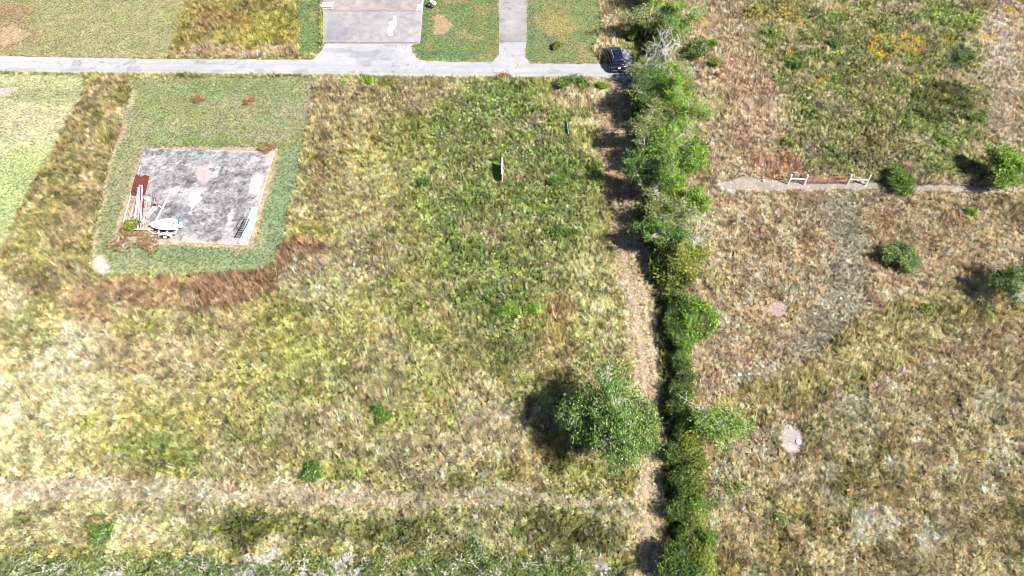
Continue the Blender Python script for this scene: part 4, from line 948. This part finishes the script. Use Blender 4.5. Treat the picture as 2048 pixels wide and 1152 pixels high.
for i in range(14):
    f = i/13.0
    px0 = 262+f*34+rnd.uniform(-1,1); py0 = 392+f*12+rnd.uniform(-4,4); px1 = 244+f*46+rnd.uniform(-1,1); py1 = 452+rnd.uniform(-5,7)
    m = M['pink'] if i % 3 else M['offwhite']
    if i in (9,10): m = M['rust']
    length('scrap_pipe','pipe',px0,py0,px1,py1,.17+.05*(i%3),.15+.05*(i%2),.12,.08,m,'rust streaked pale pipe, %s from the left in the long pile' % order[i] if i not in (9,10) else 'dark rusty pipe, %s from the left in the long pile' % order[i],'rust streaked pipes in the long pile',True)
length('white_pole','pole',279,371,276,458,.36,.34,.12,.1,M['white'],'long white pole lying on top of the pile, the left of two','long white poles on the pile',True)
length('white_pole','pole',284,371,281,457,.36,.34,.11,.1,M['white'],'long white pole lying on top of the pile, the right of two','long white poles on the pile',True)
length('white_pole','pole',276,376,268,452,.33,.30,.10,.1,M['white'],'thinner white pole splayed to the left of the two long ones',None,True)
length('loose_pole','pole',337,391,303,459,.16,.16,.14,.1,M['white'],'single white pole lying apart on the slab beside the trailer',None,True)
length('cross_pipe','pipe',318,412,326,416,.18,.18,.16,.1,M['white'],'short white stub crossing the single white pole',None,True)
p = P(295,398,.3); t = empty('metal_sheet',(p.x,p.y,ZP),'small white panel tilted on the scrap pile','panel'); mb = MB().box((0,0,.28),(.62,.46,.05),rz=-.7,rx=.15,bev=.01); mb.build('sheet',M['white'],t); MB().box((0,0,.12),(.4,.3,.24),rz=-.7).build('support',M['offwhite'],t)
p = P(286,458,.1); t = empty('orange_board',(p.x,p.y,ZP),'orange board at the lower end of the scrap pile','board'); MB().box((0,0,.05),(.9,.34,.05),rz=.1,bev=.01).build('plank',M['orange'],t); MB().box((.15,.3,.04),(.5,.2,.04),rz=-.3).build('offcut',M['orange'],t)
p = P(303,420,.1); t = empty('pinkish_board',(p.x,p.y,ZP),'pale brown board right of the scrap pile','board'); MB().box((0,-.3,.03),(.5,1.5,.04),rz=-.35,bev=.01).build('plank',M['offwhite'],t); MB().box((.1,.7,.04),(.28,.2,.08)).build('block',M['black'],t)
for i,q in enumerate([(305,391,303,414),(309,388,305,410),(312,392,309,412)]): length('rusty_rod','rod',*q,.13,.13,.05,.05,M['rust'],['left of three thin rusty rods on the slab','middle of three thin rusty rods on the slab','right of three thin rusty rods on the slab'][i],'thin rusty rods',True)
# ladder frame and pale gutters on the right of the pad
def ladder():
    A = P(470,475,.2); B = P(489,438,.2); t = empty('black_ladder',(A.x,A.y,ZP),'black steel ladder frame lying at the lower right edge of the pad','ladder')
    d = Vector((B.x-A.x,B.y-A.y,0)); w = Vector((.52,0,0)); z = Vector((0,0,.12))
    for s in (0,1): MB().bar(w*s+z, d+w*s+z, .05, .10).build('side_rail', M['black'], t)
    for k in range(9):
        f = (k+.2)/8.6; MB().bar(d*f+z, d*f+w+z, .05, .04).build('rung', M['black'], t)
    A2 = P(472,455,.15); B2 = P(481,437,.15)
    t2 = empty('steel_rod',(A2.x,A2.y,ZP),'thin black rod left of the black ladder frame','rod'); MB().tube((0,0,.05),(B2.x-A2.x,B2.y-A2.y,.05),.03).build('tube',M['black'],t2); MB().tube((-.02,-.03,.05),(.01,.01,.05),.045).build('end_collar',M['black'],t2)
ladder()
gl = [(506,414,478,487),(510,415,482,487),(514,415,487,485),(508,438,492,480),(512,436,497,479)]
ll = ['pale blue metal strip nearest the black ladder frame','second pale blue metal strip from the ladder','longest pale blue metal strip in the middle of the bundle','shorter pale blue strip right of the longest one','pale blue strip nearest the right edge of the pad']
for i,q in enumerate(gl): length('metal_strip','metal strip',*q,.15+.06*(i%2),.15+.06*((i+1)%2),.20,.07,M['zinc'],ll[i],'pale blue metal strips')
# ------------------------------------------------------------------ boat and trailer
def boat():
    o = P(335,463,0); gz_ = ZP
    t = empty('boat_trailer',(o.x,o.y,gz_),'white boat trailer with a long tongue on the lower left of the pad','trailer')
    MB().bar((-1.2,-.15,.42),(-3.7,-.15,.40),.09,.09).build('tongue', M['white'], t)
    MB().tube((-3.75,-.15,.2),(-3.75,-.15,.62),.04).build('jack', M['white'], t)
    MB().tube((-3.25,-.15,0),(-3.25,-.15,.40),.03).build('jack', M['black'], t)
    mb = MB()
    for s in (-1,1): mb.bar((-1.0,s*.72,.42),(1.25,s*.72,.42),.09,.09); mb.bar((-1.0,s*.72,.42),(-1.75,-.15+s*.05,.42),.09,.09)
    for xx in (-.55,.3,1.2): mb.bar((xx,-.72,.42),(xx,.72,.42),.08,.08)
    mb.build('frame', M['white'], t)
    for s in (-1,1):
        mb = MB(); mb.tube((.2,s*.90,.29),(.2,s*1.08,.29),.29,n=18); w = mb.build('wheel', M['rubber'], t)
        MB().tube((.2,s*1.075,.29),(.2,s*1.10,.29),.18,n=16).build('rim', M['white'], w)
        mb = MB(); pts = [(-.42,.30),(-.36,.52),(-.2,.64),(.2,.68),(.6,.64),(.76,.52),(.82,.30)]
        for (x0,z0),(x1,z1) in zip(pts[:-1],pts[1:]): mb.add([(x0,s*.82,z0),(x1,s*.82,z1),(x1,s*1.14,z1),(x0,s*1.14,z0),(x0,s*.82,z0-.02),(x1,s*.82,z1-.02),(x1,s*1.14,z1-.02),(x0,s*1.14,z0-.02)],[(0,1,2,3),(7,6,5,4),(0,3,7,4),(1,5,6,2),(3,2,6,7),(0,4,5,1)])
        mb.build('mudguard', M['white'], t)
    b = empty('small_boat',(o.x,o.y+.05,gz_+.46),'small white boat with a pointed bow resting on the trailer','boat')
    st = [(-1.36,.03,.34,.50),(-1.2,.22,.20,.50),(-.9,.42,.08,.49),(-.4,.58,.02,.47),(.3,.64,.0,.46),(1.12,.62,.0,.46),(1.2,.60,.04,.46)]
    mb = MB(); rings = []
    for x_,hw,z0,z1 in st: rings.append([Vector((x_,-hw,z1)),Vector((x_,-hw*.85,(z0+z1)/2)),Vector((x_,-hw*.4,z0+.02)),Vector((x_,0,z0)),Vector((x_,hw*.4,z0+.02)),Vector((x_,hw*.85,(z0+z1)/2)),Vector((x_,hw,z1)),Vector((x_,hw*.5,z1+.07)),Vector((x_,0,z1+.10)),Vector((x_,-hw*.5,z1+.07))])
    mb.loft(rings); mb.build('hull', M['white'], b)
    mb = MB()
    for s in (-1,1):
        for k in range(len(st)-1): mb.bar((st[k][0],s*(st[k][1]+.01),st[k][3]+.01),(st[k+1][0],s*(st[k+1][1]+.01),st[k+1][3]+.01),.05,.05)
    mb.build('gunwale', M['white'], b)
    MB().bar((-1.25,0,.61),(1.1,0,.575),.04,.03).build('keel_line', M['offwhite'], b)
    for s in (.05,-.3): MB().box((.98,s,.57),(.16,.14,.05)).build('hatch', M['black'], b)
    e = empty('outboard_motor',(o.x+1.42,o.y+.62,gz_),'teal and white outboard motor at the stern of the small boat','motor')
    MB().box((0,.05,.95),(.34,.46,.36),rz=.4,bev=.09).build('cowling', M['teal'], e, True); MB().box((0,-.05,.60),(.22,.24,.40),rz=.4,bev=.03).build('leg', M['white'], e); MB().box((.02,-.32,.36),(.30,.30,.10),rz=.4,bev=.03).build('skid', M['white'], e)
    MB().tube((-.1,.0,.9),(-.55,-.25,1.0),.03).build('tiller', M['white'], e); MB().tube((0,-.05,.0),(0,-.05,.42),.05).build('shaft', M['white'], e)
boat()
